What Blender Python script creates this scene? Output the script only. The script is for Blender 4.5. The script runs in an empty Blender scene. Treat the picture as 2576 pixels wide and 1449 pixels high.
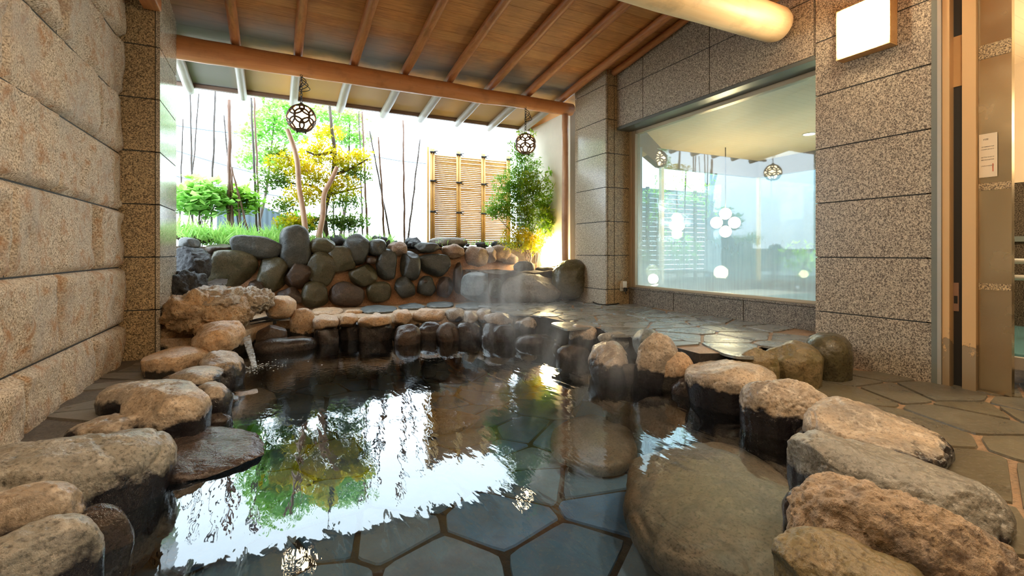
import bpy, bmesh, math, random
from mathutils import Vector, Matrix, noise, Euler
from math import sin, cos, pi, radians, sqrt, atan2

# ------------------------------------------------------------------ camera, sky, exposure
S = bpy.context.scene
COL = S.collection
H = 0.90                 # eye height over the lower floor
F = 1200.0               # focal length in pixels of the 2576 px wide frame
PSI = radians(26.49)     # the camera looks this far to the right of the room's long axis
CX, HY = 1288.0, 635.0
camd = bpy.data.cameras.new('camera'); cam = bpy.data.objects.new('camera', camd); COL.objects.link(cam)
cam.location = (0, 0, H); cam.rotation_euler = (pi/2, 0, -PSI)
camd.sensor_width = 36; camd.lens = 36*F/2576; camd.shift_y = (HY-724.5)/2576
camd.clip_start = 0.05; camd.clip_end = 300
S.camera = cam
W = bpy.data.worlds.new('sky'); S.world = W; W.use_nodes = True
bg = W.node_tree.nodes['Background']
bg.inputs[0].default_value = (0.74, 0.89, 1.0, 1); bg.inputs[1].default_value = 3.9
S.view_settings.view_transform = 'Standard'; S.view_settings.look = 'None'
S.view_settings.gamma = 1; S.view_settings.use_curve_mapping = False
S.view_settings.exposure = 1.12
S.cycles.max_bounces = 9; S.cycles.diffuse_bounces = 5; S.cycles.glossy_bounces = 4
S.cycles.transparent_max_bounces = 24; S.cycles.transmission_bounces = 6
S.cycles.caustics_reflective = False; S.cycles.caustics_refractive = False
S.cycles.sample_clamp_indirect = 4.0; S.cycles.use_adaptive_sampling = True; S.cycles.adaptive_threshold = 0.02
S.cycles.volume_step_rate = 2.5; S.cycles.volume_max_steps = 48; S.cycles.volume_bounces = 0

SP, CP = sin(PSI), cos(PSI)
def onZ(px, py, z):
    D = (H-z)*F/(py-HY); L = D*(px-CX)/F
    return Vector((D*SP+L*CP, D*CP-L*SP, z))
def onY(px, py, Y):
    t = (px-CX)/F; D = Y/(CP-t*SP); L = D*t
    return Vector((D*SP+L*CP, Y, H-(py-HY)*D/F))
def onX(px, py, X):
    t = (px-CX)/F; D = X/(SP+t*CP); L = D*t
    return Vector((X, D*CP-L*SP, H-(py-HY)*D/F))
def onD(px, py, D):
    L = D*(px-CX)/F
    return Vector((D*SP+L*CP, D*CP-L*SP, H-(py-HY)*D/F))
def depth(p): return p[0]*SP+p[1]*CP

# ------------------------------------------------------------------ material helpers
class NT:
    def __init__(s, name):
        s.m = bpy.data.materials.new(name); s.m.use_nodes = True
        s.t = s.m.node_tree; s.n = s.t.nodes; s.l = s.t.links
        for x in list(s.n): s.n.remove(x)
        s.out = s.n.new('ShaderNodeOutputMaterial'); s.tc = s.n.new('ShaderNodeTexCoord')
        s.geo = s.n.new('ShaderNodeNewGeometry')
    def put(s, sock, v):
        if hasattr(v, 'is_output'): s.l.new(v, sock)
        elif v is not None:
            if isinstance(v, (tuple, list)) and len(v) == 3 and sock.type == 'RGBA': v = (*v, 1)
            sock.default_value = v
    def co(s, scale=(1,1,1), loc=(0,0,0), rot=(0,0,0), world=False):
        mp = s.n.new('ShaderNodeMapping'); s.l.new(s.geo.outputs['Position'] if world else s.tc.outputs['Object'], mp.inputs[0])
        mp.inputs['Scale'].default_value = scale; mp.inputs['Location'].default_value = loc; mp.inputs['Rotation'].default_value = rot
        return mp.outputs[0]
    def noise(s, sc=5, det=4, rough=.55, v=None, dist=0):
        n = s.n.new('ShaderNodeTexNoise'); n.inputs['Scale'].default_value = sc; n.inputs['Detail'].default_value = det
        n.inputs['Roughness'].default_value = rough; n.inputs['Distortion'].default_value = dist
        s.put(n.inputs['Vector'], v if v is not None else s.tc.outputs['Object']); return n.outputs[0]
    def vor(s, sc=5, v=None, feat='F1', out='Distance'):
        n = s.n.new('ShaderNodeTexVoronoi'); n.feature = feat; n.inputs['Scale'].default_value = sc
        s.put(n.inputs['Vector'], v if v is not None else s.tc.outputs['Object']); return n.outputs[out]
    def ramp(s, f, stops, interp='LINEAR'):
        r = s.n.new('ShaderNodeValToRGB'); r.color_ramp.interpolation = interp; e = r.color_ramp.elements
        while len(e) < len(stops): e.new(0.5)
        for i, (p, c) in enumerate(stops):
            e[i].position = p; e[i].color = (*c, 1) if isinstance(c, tuple) else (c, c, c, 1)
        s.put(r.inputs[0], f); return r.outputs[0]
    def mix(s, f, a, b, mode='MIX'):
        m = s.n.new('ShaderNodeMix'); m.data_type = 'RGBA'; m.blend_type = mode
        s.put(m.inputs[0], f); s.put(m.inputs[6], a); s.put(m.inputs[7], b); return m.outputs[2]
    def math(s, op, a, b=0, c=0, clamp=False):
        m = s.n.new('ShaderNodeMath'); m.operation = op; m.use_clamp = clamp
        s.put(m.inputs[0], a); s.put(m.inputs[1], b)
        if c is not None and op in ('MULTIPLY_ADD',): s.put(m.inputs[2], c)
        return m.outputs[0]
    def sep(s, v):
        n = s.n.new('ShaderNodeSeparateXYZ'); s.l.new(v, n.inputs[0]); return n.outputs
    def attr(s, name):
        n = s.n.new('ShaderNodeAttribute'); n.attribute_name = name; return n.outputs['Fac']
    def rng(s, v, a, b, c=0., d=1.):
        n = s.n.new('ShaderNodeMapRange'); s.put(n.inputs[0], v)
        for i, x in enumerate((a, b, c, d)): n.inputs[1+i].default_value = x
        return n.outputs[0]
    def bump(s, h, strength=.5, dist=.02, normal=None):
        b = s.n.new('ShaderNodeBump'); b.inputs['Strength'].default_value = strength; b.inputs['Distance'].default_value = dist
        s.put(b.inputs['Height'], h)
        if normal is not None: s.put(b.inputs['Normal'], normal)
        return b.outputs[0]
    def pbr(s, col, rough=.6, nrm=None, metal=0, spec=.5, em=None, es=0, trans=0, ior=1.45, coat=0):
        p = s.n.new('ShaderNodeBsdfPrincipled'); s.put(p.inputs['Base Color'], col); s.put(p.inputs['Roughness'], rough)
        s.put(p.inputs['Metallic'], metal); s.put(p.inputs['Specular IOR Level'], spec); p.inputs['IOR'].default_value = ior
        p.inputs['Transmission Weight'].default_value = trans; p.inputs['Coat Weight'].default_value = coat
        p.inputs['Coat Roughness'].default_value = .08
        if nrm is not None: s.put(p.inputs['Normal'], nrm)
        if em is not None: s.put(p.inputs['Emission Color'], em); s.put(p.inputs['Emission Strength'], es)
        s.last = p; return p.outputs[0]
    def done(s, sh): s.l.new(sh, s.out.inputs[0]); return s.m

def plain(name, col, rough=.6, **k):
    t = NT(name); n = t.noise(9, 4); c = t.mix(t.math('MULTIPLY', n, .35), col, tuple(x*.6 for x in col))
    return t.done(t.pbr(c, rough, t.bump(t.noise(60, 3), .12, .004), **k))
def emis(name, col, st):
    t = NT(name); return t.done(t.pbr((.8,.8,.8), .5, em=col, es=st))

def m_granite(name, tint=(1,1,1), rough=.35, dark=1.0):
    t = NT(name); v = t.co(world=True)
    a = t.noise(120, 3, .6, v); b = t.noise(38, 2, .5, v)
    c = t.ramp(a, [(.34, (.07,.058,.05)), (.44, (.20,.18,.16)), (.54, (.50,.47,.41)), (.68, (.70,.66,.58))])
    c2 = t.ramp(b, [(.3, (.72,.68,.64)), (.7, (1.0,.96,.9))])
    c = t.mix(1.0, c, c2, 'MULTIPLY'); c = t.mix(1.0, c, tuple(x*dark for x in tint), 'MULTIPLY')
    return t.done(t.pbr(c, rough, t.bump(a, .06, .003)))
def m_split(name):
    t = NT(name); v = t.co(world=True)
    a = t.noise(110, 3, .62, v); big = t.noise(2.2, 5, .65, v, .6); md = t.noise(9, 5, .7, v, .3); sm = t.noise(26, 4, .7, v)
    c = t.ramp(a, [(.34, (.13,.10,.07)), (.45, (.38,.30,.21)), (.56, (.62,.52,.40)), (.7, (.74,.66,.54))])
    rust = t.ramp(md, [(.50, 0.), (.68, .85)]); c = t.mix(rust, c, (.36,.17,.06))
    gr = t.ramp(big, [(.45, 0.), (.7, .6)]); c = t.mix(gr, c, (.36,.33,.30))
    nb = t.bump(sm, .7, .012); nb = t.bump(t.noise(10, 5, .7, v), .8, .03, nb)
    return t.done(t.pbr(c, .78, nb))
def m_rock(name, c1, c2, c3, rough=.5, bumpd=.02, wet=None, wetc=(.014,.012,.015), pit=0., sc=1.0, wetamp=.26, spec=.5, coat=0):
    t = NT(name); v = t.co(world=True)
    big = t.noise(4*sc, 5, .6, v, .4); md = t.noise(17*sc, 5, .68, v); fine = t.noise(75*sc, 3, .65, v)
    c = t.mix(t.ramp(big, [(.36, 0.), (.64, 1.)]), c1, c2)
    c = t.mix(t.ramp(md, [(.5, 0.), (.72, .9)]), c, c3)
    c = t.mix(t.ramp(fine, [(.34, .75), (.5, 0.)]), c, tuple(x*.3 for x in c1))
    st = t.noise(3.2*sc, 4, .7, t.co((1, 1, 2.4), loc=(4, 1, 2), world=True), 1.5); c = t.mix(t.ramp(st, [(.5, 0.), (.66, .55)]), c, tuple(x*.45+y*.1 for x, y in zip(c2, c3)))
    nb = t.bump(fine, .35, .005); nb = t.bump(md, .55, bumpd, nb)
    if pit:
        pv = t.vor(28*sc, v); h = t.ramp(pv, [(.0, 0.), (.35, 1.)]); nb = t.bump(h, pit, .015, nb)
        c = t.mix(t.ramp(pv, [(.0, .8), (.22, 0.)]), c, tuple(x*.15 for x in c1))
    r = rough
    if wet is not None:
        z = t.sep(t.geo.outputs['Position'])[2]
        k = t.math('ADD', z, t.math('MULTIPLY', t.math('SUBTRACT', t.noise(7, 4, .6, v), .5), wetamp))
        f = t.rng(k, wet-.012, wet+.02, 1., 0.)
        c = t.mix(f, c, wetc); r = t.rng(f, 0, 1, rough, .16)
    return t.done(t.pbr(c, r, nb, spec=spec, coat=coat))
def m_flag(name, cols, mortar, rough=.3):
    t = NT(name); v = t.co(world=True); s = t.attr('shade')
    c = t.ramp(s, [(i/(len(cols)-1), k) for i, k in enumerate(cols)])
    n = t.noise(5, 5, .65, v, .5); f = t.noise(55, 3, .6, v)
    c = t.mix(t.ramp(n, [(.35, .35), (.6, 0.)]), c, (.05,.05,.05)); c = t.mix(t.ramp(f, [(.55, 0.), (.75, .5)]), c, (.3,.28,.25))
    rr = t.rng(n, .3, .7, rough-.12, rough+.18)
    return t.done(t.pbr(c, rr, t.bump(n, .35, .02, t.bump(f, .2, .003))))
def m_wood_plank():
    t = NT('ceiling_planks'); p = t.sep(t.geo.outputs['Position']); v = t.co((1.2, 22, 22), world=True)
    g = t.noise(3.2, 6, .7, v, .6); bl = t.noise(2.6, 4, .6, t.co(world=True)); s = t.attr('shade')
    c = t.ramp(g, [(.25, (.22,.075,.02)), (.5, (.60,.25,.075)), (.75, (.82,.42,.15))])
    c = t.mix(t.ramp(bl, [(.35, .55), (.6, 0.)]), c, (.20,.08,.03)); c = t.mix(t.math('MULTIPLY', s, .5), c, (.62,.34,.13))
    # sun- and rain-bleached boards towards the eave, then tan painted in for lantern light
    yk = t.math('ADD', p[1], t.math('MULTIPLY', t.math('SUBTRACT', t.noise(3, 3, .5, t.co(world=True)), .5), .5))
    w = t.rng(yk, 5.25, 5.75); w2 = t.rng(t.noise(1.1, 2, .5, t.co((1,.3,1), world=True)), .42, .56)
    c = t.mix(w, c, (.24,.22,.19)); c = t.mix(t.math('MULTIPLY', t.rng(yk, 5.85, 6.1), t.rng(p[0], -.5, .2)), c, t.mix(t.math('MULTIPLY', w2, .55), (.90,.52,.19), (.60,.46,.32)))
    return t.done(t.pbr(c, .6, t.bump(g, .3, .004)))
def m_log(name, c1, c2, axis=0, weather=False, rough=.45):
    t = NT(name); sc = [22, 22, 22]; sc[axis] = 1.4; v = t.co(tuple(sc), world=True)
    g = t.noise(2, 5, .65, v, .8); b = t.noise(5, 4, .6, t.co(world=True))
    c = t.mix(t.ramp(g, [(.3, 0.), (.7, 1.)]), c1, c2); c = t.mix(t.ramp(b, [(.52, 0.), (.75, .55)]), c, tuple(x*.5 for x in c1))
    if weather:
        p = t.sep(t.geo.outputs['Position']); c = t.mix(t.rng(p[1], 5.85, 6.0), c, t.mix(g, (.30,.26,.21), (.46,.41,.34)))
    return t.done(t.pbr(c, rough, t.bump(g, .25, .004)))
def m_leaf(name, c1, c2, tr=.35):
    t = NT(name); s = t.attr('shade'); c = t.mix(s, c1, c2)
    d = t.pbr(c, .5); tl = t.n.new('ShaderNodeBsdfTranslucent'); t.put(tl.inputs[0], c)
    mx = t.n.new('ShaderNodeMixShader'); mx.inputs[0].default_value = tr; t.l.new(d, mx.inputs[1]); t.l.new(tl.outputs[0], mx.inputs[2])
    return t.done(mx.outputs[0])
def m_water():
    t = NT('pool_water'); v = t.co((1, 1, 1), world=True)
    v2 = t.co((3.2, 1.0, 1), rot=(0, 0, PSI), world=True)
    h = t.math('ADD', t.math('MULTIPLY', t.noise(2.6, 2, .5, v2, .5), 1.0), t.math('MULTIPLY', t.noise(9, 2, .5, v2, .4), .22))
    p = t.sep(t.geo.outputs['Position'])
    # stronger ripples where the inflow lands
    dx = t.math('SUBTRACT', p[0], INX); dy = t.math('SUBTRACT', p[1], INY)
    r = t.math('SQRT', t.math('ADD', t.math('MULTIPLY', dx, dx), t.math('MULTIPLY', dy, dy)))
    near = t.rng(r, .1, 1.7, 1., 0.)
    h = t.math('ADD', h, t.math('MULTIPLY', near, t.math('MULTIPLY', t.noise(20, 3, .6, v), 1.2)))
    nb = t.bump(h, .16, .014)
    fr = t.n.new('ShaderNodeFresnel'); fr.inputs[0].default_value = 1.6; t.l.new(nb, fr.inputs['Normal'])
    tr = t.n.new('ShaderNodeBsdfTransparent'); tr.inputs[0].default_value = (.86,.94,.96,1)
    gl = t.n.new('ShaderNodeBsdfGlossy'); gl.inputs['Roughness'].default_value = .015; gl.inputs[0].default_value = (.95,.98,1,1); t.l.new(nb, gl.inputs['Normal'])
    mx = t.n.new('ShaderNodeMixShader'); t.l.new(fr.outputs[0], mx.inputs[0]); t.l.new(tr.outputs[0], mx.inputs[1]); t.l.new(gl.outputs[0], mx.inputs[2])
    return t.done(mx.outputs[0])
def m_glass(name, tint=(.93,.97,.97), fog=None, ior=1.6):
    t = NT(name); fr = t.n.new('ShaderNodeFresnel'); t.put(fr.inputs[0], t.rng(t.geo.outputs['Backfacing'], 0, 1, ior, 1/ior))
    tr = t.n.new('ShaderNodeBsdfTransparent'); tr.inputs[0].default_value = (*tint, 1)
    gl = t.n.new('ShaderNodeBsdfGlossy'); gl.inputs['Roughness'].default_value = .02
    mx = t.n.new('ShaderNodeMixShader'); t.l.new(fr.outputs[0], mx.inputs[0]); t.l.new(tr.outputs[0], mx.inputs[1]); t.l.new(gl.outputs[0], mx.inputs[2])
    o = mx.outputs[0]
    if fog:
        z0, z1, amt = fog; p = t.sep(t.geo.outputs['Position']); v = t.co(world=True)
        k = t.math('ADD', p[2], t.math('MULTIPLY', t.math('SUBTRACT', t.noise(2.2, 4, .6, v), .5), .7))
        f = t.rng(k, z0, z1, amt, .03); f = t.math('MULTIPLY', f, t.rng(t.noise(40, 2, .5, t.co((1,1,.06), world=True)), .2, .8, .85, 1.1), clamp=True)
        a = t.n.new('ShaderNodeBsdfDiffuse'); a.inputs[0].default_value = (.75,.86,.88,1); b = t.n.new('ShaderNodeBsdfTranslucent'); b.inputs[0].default_value = (.80,.92,.95,1)
        ab = t.n.new('ShaderNodeMixShader'); ab.inputs[0].default_value = .6; t.l.new(a.outputs[0], ab.inputs[1]); t.l.new(b.outputs[0], ab.inputs[2])
        m2 = t.n.new('ShaderNodeMixShader'); t.l.new(f, m2.inputs[0]); t.l.new(o, m2.inputs[1]); t.l.new(ab.outputs[0], m2.inputs[2]); o = m2.outputs[0]
    return t.done(o)

ZW = -0.06               # water level
inflow = onZ(640, 925, ZW); INX, INY = inflow.x, inflow.y
GR = m_granite('granite_grey', (1.0,.97,.92)); GRW = m_granite('granite_warm', (1.0,.82,.55), .4, 1.05)
GRP = m_granite('granite_polished', (1.3,1.28,1.24), .16); GRK = m_granite('granite_kerb', (.8,.78,.76), .35, .7)
SPLIT = m_split('split_granite'); GROUT = plain('grout', (.05,.052,.05), .8)
PLANK = m_wood_plank(); BEAM = m_log('beam_log', (.52,.20,.07), (.62,.27,.10), 0); RAFT = m_log('rafter_log', (.36,.13,.045), (.56,.24,.09), 1, True)
CREAM = m_log('peeled_log', (.80,.58,.30), (.86,.66,.38), 0); POST = m_log('post_wood', (.42,.21,.11), (.60,.38,.24), 2)
R_TAN = m_rock('stone_tan', (.46,.36,.26), (.25,.21,.17), (.66,.58,.49), .32, wet=.10, pit=.25)
R_TANH = m_rock('stone_tan_high', (.48,.37,.26), (.24,.205,.17), (.68,.60,.50), .32, wet=.075, pit=.25)
R_ORG = m_rock('stone_orange', (.58,.36,.19), (.48,.36,.25), (.72,.58,.42), .5, wet=.04, wetc=(.03,.025,.02))
R_GREY = m_rock('stone_grey', (.19,.18,.155), (.32,.30,.255), (.46,.43,.38), .3, wet=.045, pit=.15)
R_CRAG = m_rock('stone_crag', (.50,.33,.18), (.36,.24,.14), (.62,.48,.32), .6, .05, wet=-.02, pit=.5, sc=1.3)
R_CRAGP = m_rock('stone_crag_pale', (.52,.42,.31), (.34,.26,.19), (.66,.56,.43), .6, .05, pit=.35, sc=1.5)
R_BLK = m_rock('stone_wet_black', (.035,.028,.028), (.055,.042,.036), (.09,.07,.055), .14, .016)
R_SUB = m_rock('stone_under_water', (.30,.20,.13), (.20,.15,.11), (.34,.26,.19), .5, .01)
R_SUBB = m_rock('stone_under_water_brown', (.07,.05,.042), (.05,.04,.038), (.12,.09,.075), .12, .02)
R_LAVA = m_rock('lava_stone', (.02,.02,.022), (.035,.033,.035), (.05,.05,.05), .7, .03, pit=.5)
R_OLIVE = m_rock('stone_olive', (.060,.055,.028), (.085,.068,.035), (.12,.10,.06), .28, .014)
R_SLATE = m_rock('stone_slate', (.045,.048,.045), (.062,.062,.052), (.10,.10,.085), .32, .014)
R_BROWN = m_rock('stone_brown', (.075,.045,.03), (.05,.035,.025), (.12,.08,.055), .35, .02)
R_PINK = m_rock('stone_pink', (.34,.22,.15), (.26,.19,.14), (.42,.32,.24), .6, .02)
R_PALE = m_rock('stone_pale', (.28,.25,.21), (.22,.20,.17), (.38,.35,.31), .6, .03, pit=.3)
R_GRN = m_rock('stone_green', (.075,.065,.035), (.10,.085,.04), (.14,.12,.07), .22, .012)
R_BLUE = m_rock('stone_blue_grey', (.16,.18,.18), (.12,.14,.14), (.26,.28,.27), .35, .02)
R_MOSS = m_rock('stone_mossy', (.22,.16,.085), (.13,.11,.04), (.32,.24,.14), .35, .02)
MORTAR = m_rock('mortar', (.50,.27,.14), (.40,.22,.12), (.58,.36,.22), .75, .02)
FLAG_P = m_flag('flagstone_platform', [(.17,.18,.17), (.22,.22,.20), (.13,.15,.15), (.25,.23,.20)], None, .26)
FLAG_R = m_flag('flagstone_floor', [(.10,.085,.05), (.14,.12,.075), (.12,.11,.08), (.17,.14,.09)], None, .34)
FLAG_B = m_flag('flagstone_pool', [(.08,.22,.50), (.15,.30,.52), (.13,.25,.40), (.22,.31,.44), (.08,.18,.32)], None, .4)
MORT_F = m_rock('floor_mortar', (.36,.22,.12), (.28,.18,.11), (.42,.30,.20), .5, .01, wet=-.05)
MORT_P = m_rock('pool_mortar', (.045,.038,.034), (.03,.028,.028), (.07,.06,.05), .6, .01)
BLACK = plain('black_metal', (.02,.018,.016), .45); GLOBE = emis('lantern_glow', (1,.80,.48), 10)
LAMPG = emis('lamp_diffuser_glow', (1,.80,.52), 32); GLOWG = emis('ground_lamp_glow', (1,.78,.42), 30)
BAMBOO = m_log('fence_bamboo', (.50,.26,.06), (.62,.35,.11), 0); BAMBV = m_log('fence_bamboo_post', (.62,.34,.09), (.72,.44,.15), 2)
POLE = m_log('bamboo_pole_skin', (.035,.025,.02), (.07,.05,.04), 2); POLER = m_log('bamboo_pole_red', (.10,.045,.025), (.16,.075,.04), 2)
BARK = m_log('bark', (.06,.045,.035), (.12,.09,.07), 2, rough=.8); PEEL = m_log('peeled_support', (.44,.26,.16), (.56,.36,.24), 2)
LF_Y = m_leaf('leaf_yellow_green', (.42,.50,.02), (.95,.72,.03), .6); LF_G = m_leaf('leaf_green', (.10,.22,.04), (.28,.42,.06), .4)
LF_L = m_leaf('leaf_light_green', (.30,.60,.14), (.55,.80,.25), .5); LF_B = m_leaf('leaf_bright_green', (.20,.46,.05), (.45,.70,.12), .5)
LF_N = m_leaf('leaf_nandina', (.20,.42,.03), (.55,.66,.07), .55)
WHITEP = plain('white_plaster', (.80,.72,.60), .8); BEIGE = plain('beige_ceiling_board', (.70,.55,.37), .6)
SOIL = m_rock('soil', (.05,.035,.025), (.08,.055,.035), (.12,.08,.05), .9, .03)
JAMB = None

# ------------------------------------------------------------------ object helpers
def link(name, bm, mat, parent=None, smooth=True, bev=0):
    me = bpy.data.meshes.new(name)
    bm.normal_update(); bm.to_mesh(me); bm.free(); o = bpy.data.objects.new(name, me); COL.objects.link(o)
    for m in (mat if isinstance(mat, (list, tuple)) else [mat]): me.materials.append(m)
    for p in me.polygons: p.use_smooth = smooth
    if parent: o.parent = parent; o.matrix_parent_inverse = parent.matrix_world.inverted()
    if bev:
        b = o.modifiers.new('bevel', 'BEVEL'); b.width = bev; b.segments = 2; b.limit_method = 'ANGLE'
    return o
def tag(o, label=None, cat=None, group=None, kind=None):
    if label: o['label'] = label
    if cat: o['category'] = cat
    if group: o['group'] = group
    if kind: o['kind'] = kind
    return o
def struct(o, label=None, cat=None):
    o['kind'] = 'structure'; return tag(o, label, cat)
def empty(name, loc, label, cat, group=None, kind=None):
    o = bpy.data.objects.new(name, None); COL.objects.link(o); o.location = loc; o.empty_display_size = .1
    bpy.context.view_layer.update(); return tag(o, label, cat, group, kind)
def box(bm, a, b, mi=0):
    x0, y0, z0 = [min(a[i], b[i]) for i in range(3)]; x1, y1, z1 = [max(a[i], b[i]) for i in range(3)]
    v = [bm.verts.new(p) for p in ((x0,y0,z0),(x1,y0,z0),(x1,y1,z0),(x0,y1,z0),(x0,y0,z1),(x1,y0,z1),(x1,y1,z1),(x0,y1,z1))]
    for f in ((3,2,1,0),(4,5,6,7),(0,1,5,4),(1,2,6,5),(2,3,7,6),(3,0,4,7)):
        bm.faces.new([v[i] for i in f]).material_index = mi
def obox(name, a, b, mat, parent=None, bev=0):
    bm = bmesh.new(); box(bm, a, b); return link(name, bm, mat, parent, False, bev)
def tube(bm, pts, rad, n=12, cap=True, wob=0, seed=0):
    pts = [Vector(p) for p in pts]; R = rad if isinstance(rad, (list, tuple)) else [rad]*len(pts); rings = []
    up = None
    for i, p in enumerate(pts):
        d = (pts[min(i+1, len(pts)-1)]-pts[max(i-1, 0)]).normalized()
        if up is None: up = Vector((0,0,1)) if abs(d.z) < .9 else Vector((1,0,0))
        a = d.cross(up).normalized(); b = a.cross(d).normalized(); up = b; ring = []
        for k in range(n):
            th = 2*pi*k/n; r = R[i]
            if wob: r *= 1+wob*noise.noise(p*1.3+Vector((cos(th), sin(th), seed)))
            ring.append(bm.verts.new(p+a*cos(th)*r+b*sin(th)*r))
        rings.append(ring)
    for i in range(len(rings)-1):
        for k in range(n): bm.faces.new((rings[i][k], rings[i][(k+1)%n], rings[i+1][(k+1)%n], rings[i+1][k]))
    if cap: bm.faces.new(rings[0][::-1]); bm.faces.new(rings[-1])
def otube(name, pts, rad, mat, parent=None, n=12, **k):
    bm = bmesh.new(); tube(bm, pts, rad, n, **k); o = link(name, bm, mat, parent); return o
def logpts(a, b, n=14, wob=.01, seed=0):
    a, b = Vector(a), Vector(b); return [a.lerp(b, i/n)+Vector((noise.noise(Vector((i*.4, seed, 0))), noise.noise(Vector((seed, i*.4, 3))), noise.noise(Vector((i*.4, 7, seed)))))*wob for i in range(n+1)]
def tiles(name, plane, at, u, z, ujoints, zjoints, th, mat, outward, gap=.010, parent=None):
    """stone facing in one mesh: slabs with open joints over dark grout. plane 'X' (runs along Y) or 'Y' (runs along X)."""
    bm = bmesh.new(); us = [u[0]]+sorted(j for j in ujoints if u[0] < j < u[1])+[u[1]]; zs = [z[0]]+sorted(j for j in zjoints if z[0] < j < z[1])+[z[1]]
    def add(u0, u1, z0, z1, d0, d1, mi):
        if plane == 'X': box(bm, (at+d0, u0, z0), (at+d1, u1, z1), mi)
        else: box(bm, (u0, at+d0, z0), (u1, at+d1, z1), mi)
    s = outward
    for i in range(len(us)-1):
        for k in range(len(zs)-1): add(us[i]+gap/2, us[i+1]-gap/2, zs[k]+gap/2, zs[k+1]-gap/2, 0, -s*th, 0)
    add(u[0]+.035, u[1]-.035, z[0], z[1], -s*.006, -s*(th+.03), 1)
    return link(name, bm, [mat, GROUT], parent, False)

def rock_bm(seed, dims, k=2.5, cuts=5, rough=.06, crag=0, sub=4, taper=0, cutd=(.72,.95), fine=0, foot=0):
    rnd = random.Random(seed); bm = bmesh.new(); bmesh.ops.create_icosphere(bm, subdivisions=sub, radius=1); gm = (dims[0]*dims[1]*dims[2])**(1/3)
    off = Vector((seed*1.37 % 50, seed*2.11 % 50, seed*.73 % 50)); pl = []
    for i in range(cuts):
        n = Vector((rnd.gauss(0,1), rnd.gauss(0,1), rnd.gauss(0,1))).normalized(); pl.append((n, rnd.uniform(*cutd)))
    for v in bm.verts:
        p = v.co.copy(); r = (abs(p.x)**k+abs(p.y)**k+abs(p.z)**k)**(-1/k); p *= r*.96
        for n, d in pl:
            q = p.dot(n)-d
            if q > 0: p -= n*q*.9
        nn = p.normalized(); q = Vector((nn.x*dims[0], nn.y*dims[1], nn.z*dims[2]))*(1.15/gm)+off
        a = noise.noise(q)*rough*2.1+noise.noise(q*2.6)*rough*.8+noise.noise(q*6)*rough*.25
        if fine: a += noise.noise(q*14)*fine
        if sub >= 5:
            cr = abs(noise.noise(q*1.15+Vector((7, 3, 1)))); a -= .035*max(0, 1-cr*11); a += noise.noise(q*9)*.012
            if fine: cr = abs(noise.noise(q*3.3)); a -= .018*max(0, 1-cr*8)
        if crag:
            a += crag*(1.5*abs(noise.noise(q*1.9))+1.0*abs(noise.noise(q*4.1))+.55*abs(noise.noise(q*8.5))+.3*abs(noise.noise(q*17))-.55)
        if taper: p.x *= 1-taper*p.z; p.y *= 1-taper*p.z*.5
        if foot > 1 and p.z < 0:
            w = min(1, -p.z*1.5); u = Vector((p.x*2, p.y*2, p.z*foot*1.6))+off
            g = 1-.16*w+.22*w*noise.noise(u); p = Vector((p.x*g, p.y*g, p.z*foot))
        nr = Vector((nn.x/dims[0], nn.y/dims[1], nn.z/dims[2])).normalized()
        v.co = Vector((p.x*dims[0], p.y*dims[1], p.z*dims[2]))+nr*a*gm
    return bm
def place_rock(name, seed, bb, zc, hz, mat, label=None, cat=None, group=None, parent=None, yaw=0, roll=0, dy=None, at=None, **k):
    """bb: picture bounds used to measure the stone's width, height and distance at height zc."""
    x0, y0, x1, y1 = bb; cx, cy = (x0+x1)/2, (y0+y1)/2
    p = at(cx, cy) if at else onZ(cx, cy, zc)
    D = depth(p); hw = (x1-x0)/2*D/F; hh = (y1-y0)/2*D/F
    ph = math.atan((cy-HY)/F)
    if dy is None:
        s = max(abs(sin(ph)), .05); q = (hh*1.0)**2-(hz*cos(ph))**2
        dy = sqrt(q)/s if q > 0 else hw*.6
        dy = max(hw*.5, min(dy, hw*1.6))
    bm = rock_bm(seed, (hw, dy, hz), **k)
    ang = -PSI - math.atan((cx-CX)/F)
    M = Matrix.Translation(p) @ Matrix.Rotation(ang, 4, 'Z') @ Matrix.Rotation(roll, 4, 'Y') @ Matrix.Rotation(yaw, 4, 'Z')
    if not parent:
        o = link(name, bm, mat); o.matrix_world = M
    else:
        bm.transform(M); o = link(name, bm, mat, parent)
    return tag(o, label, cat, group)

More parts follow.
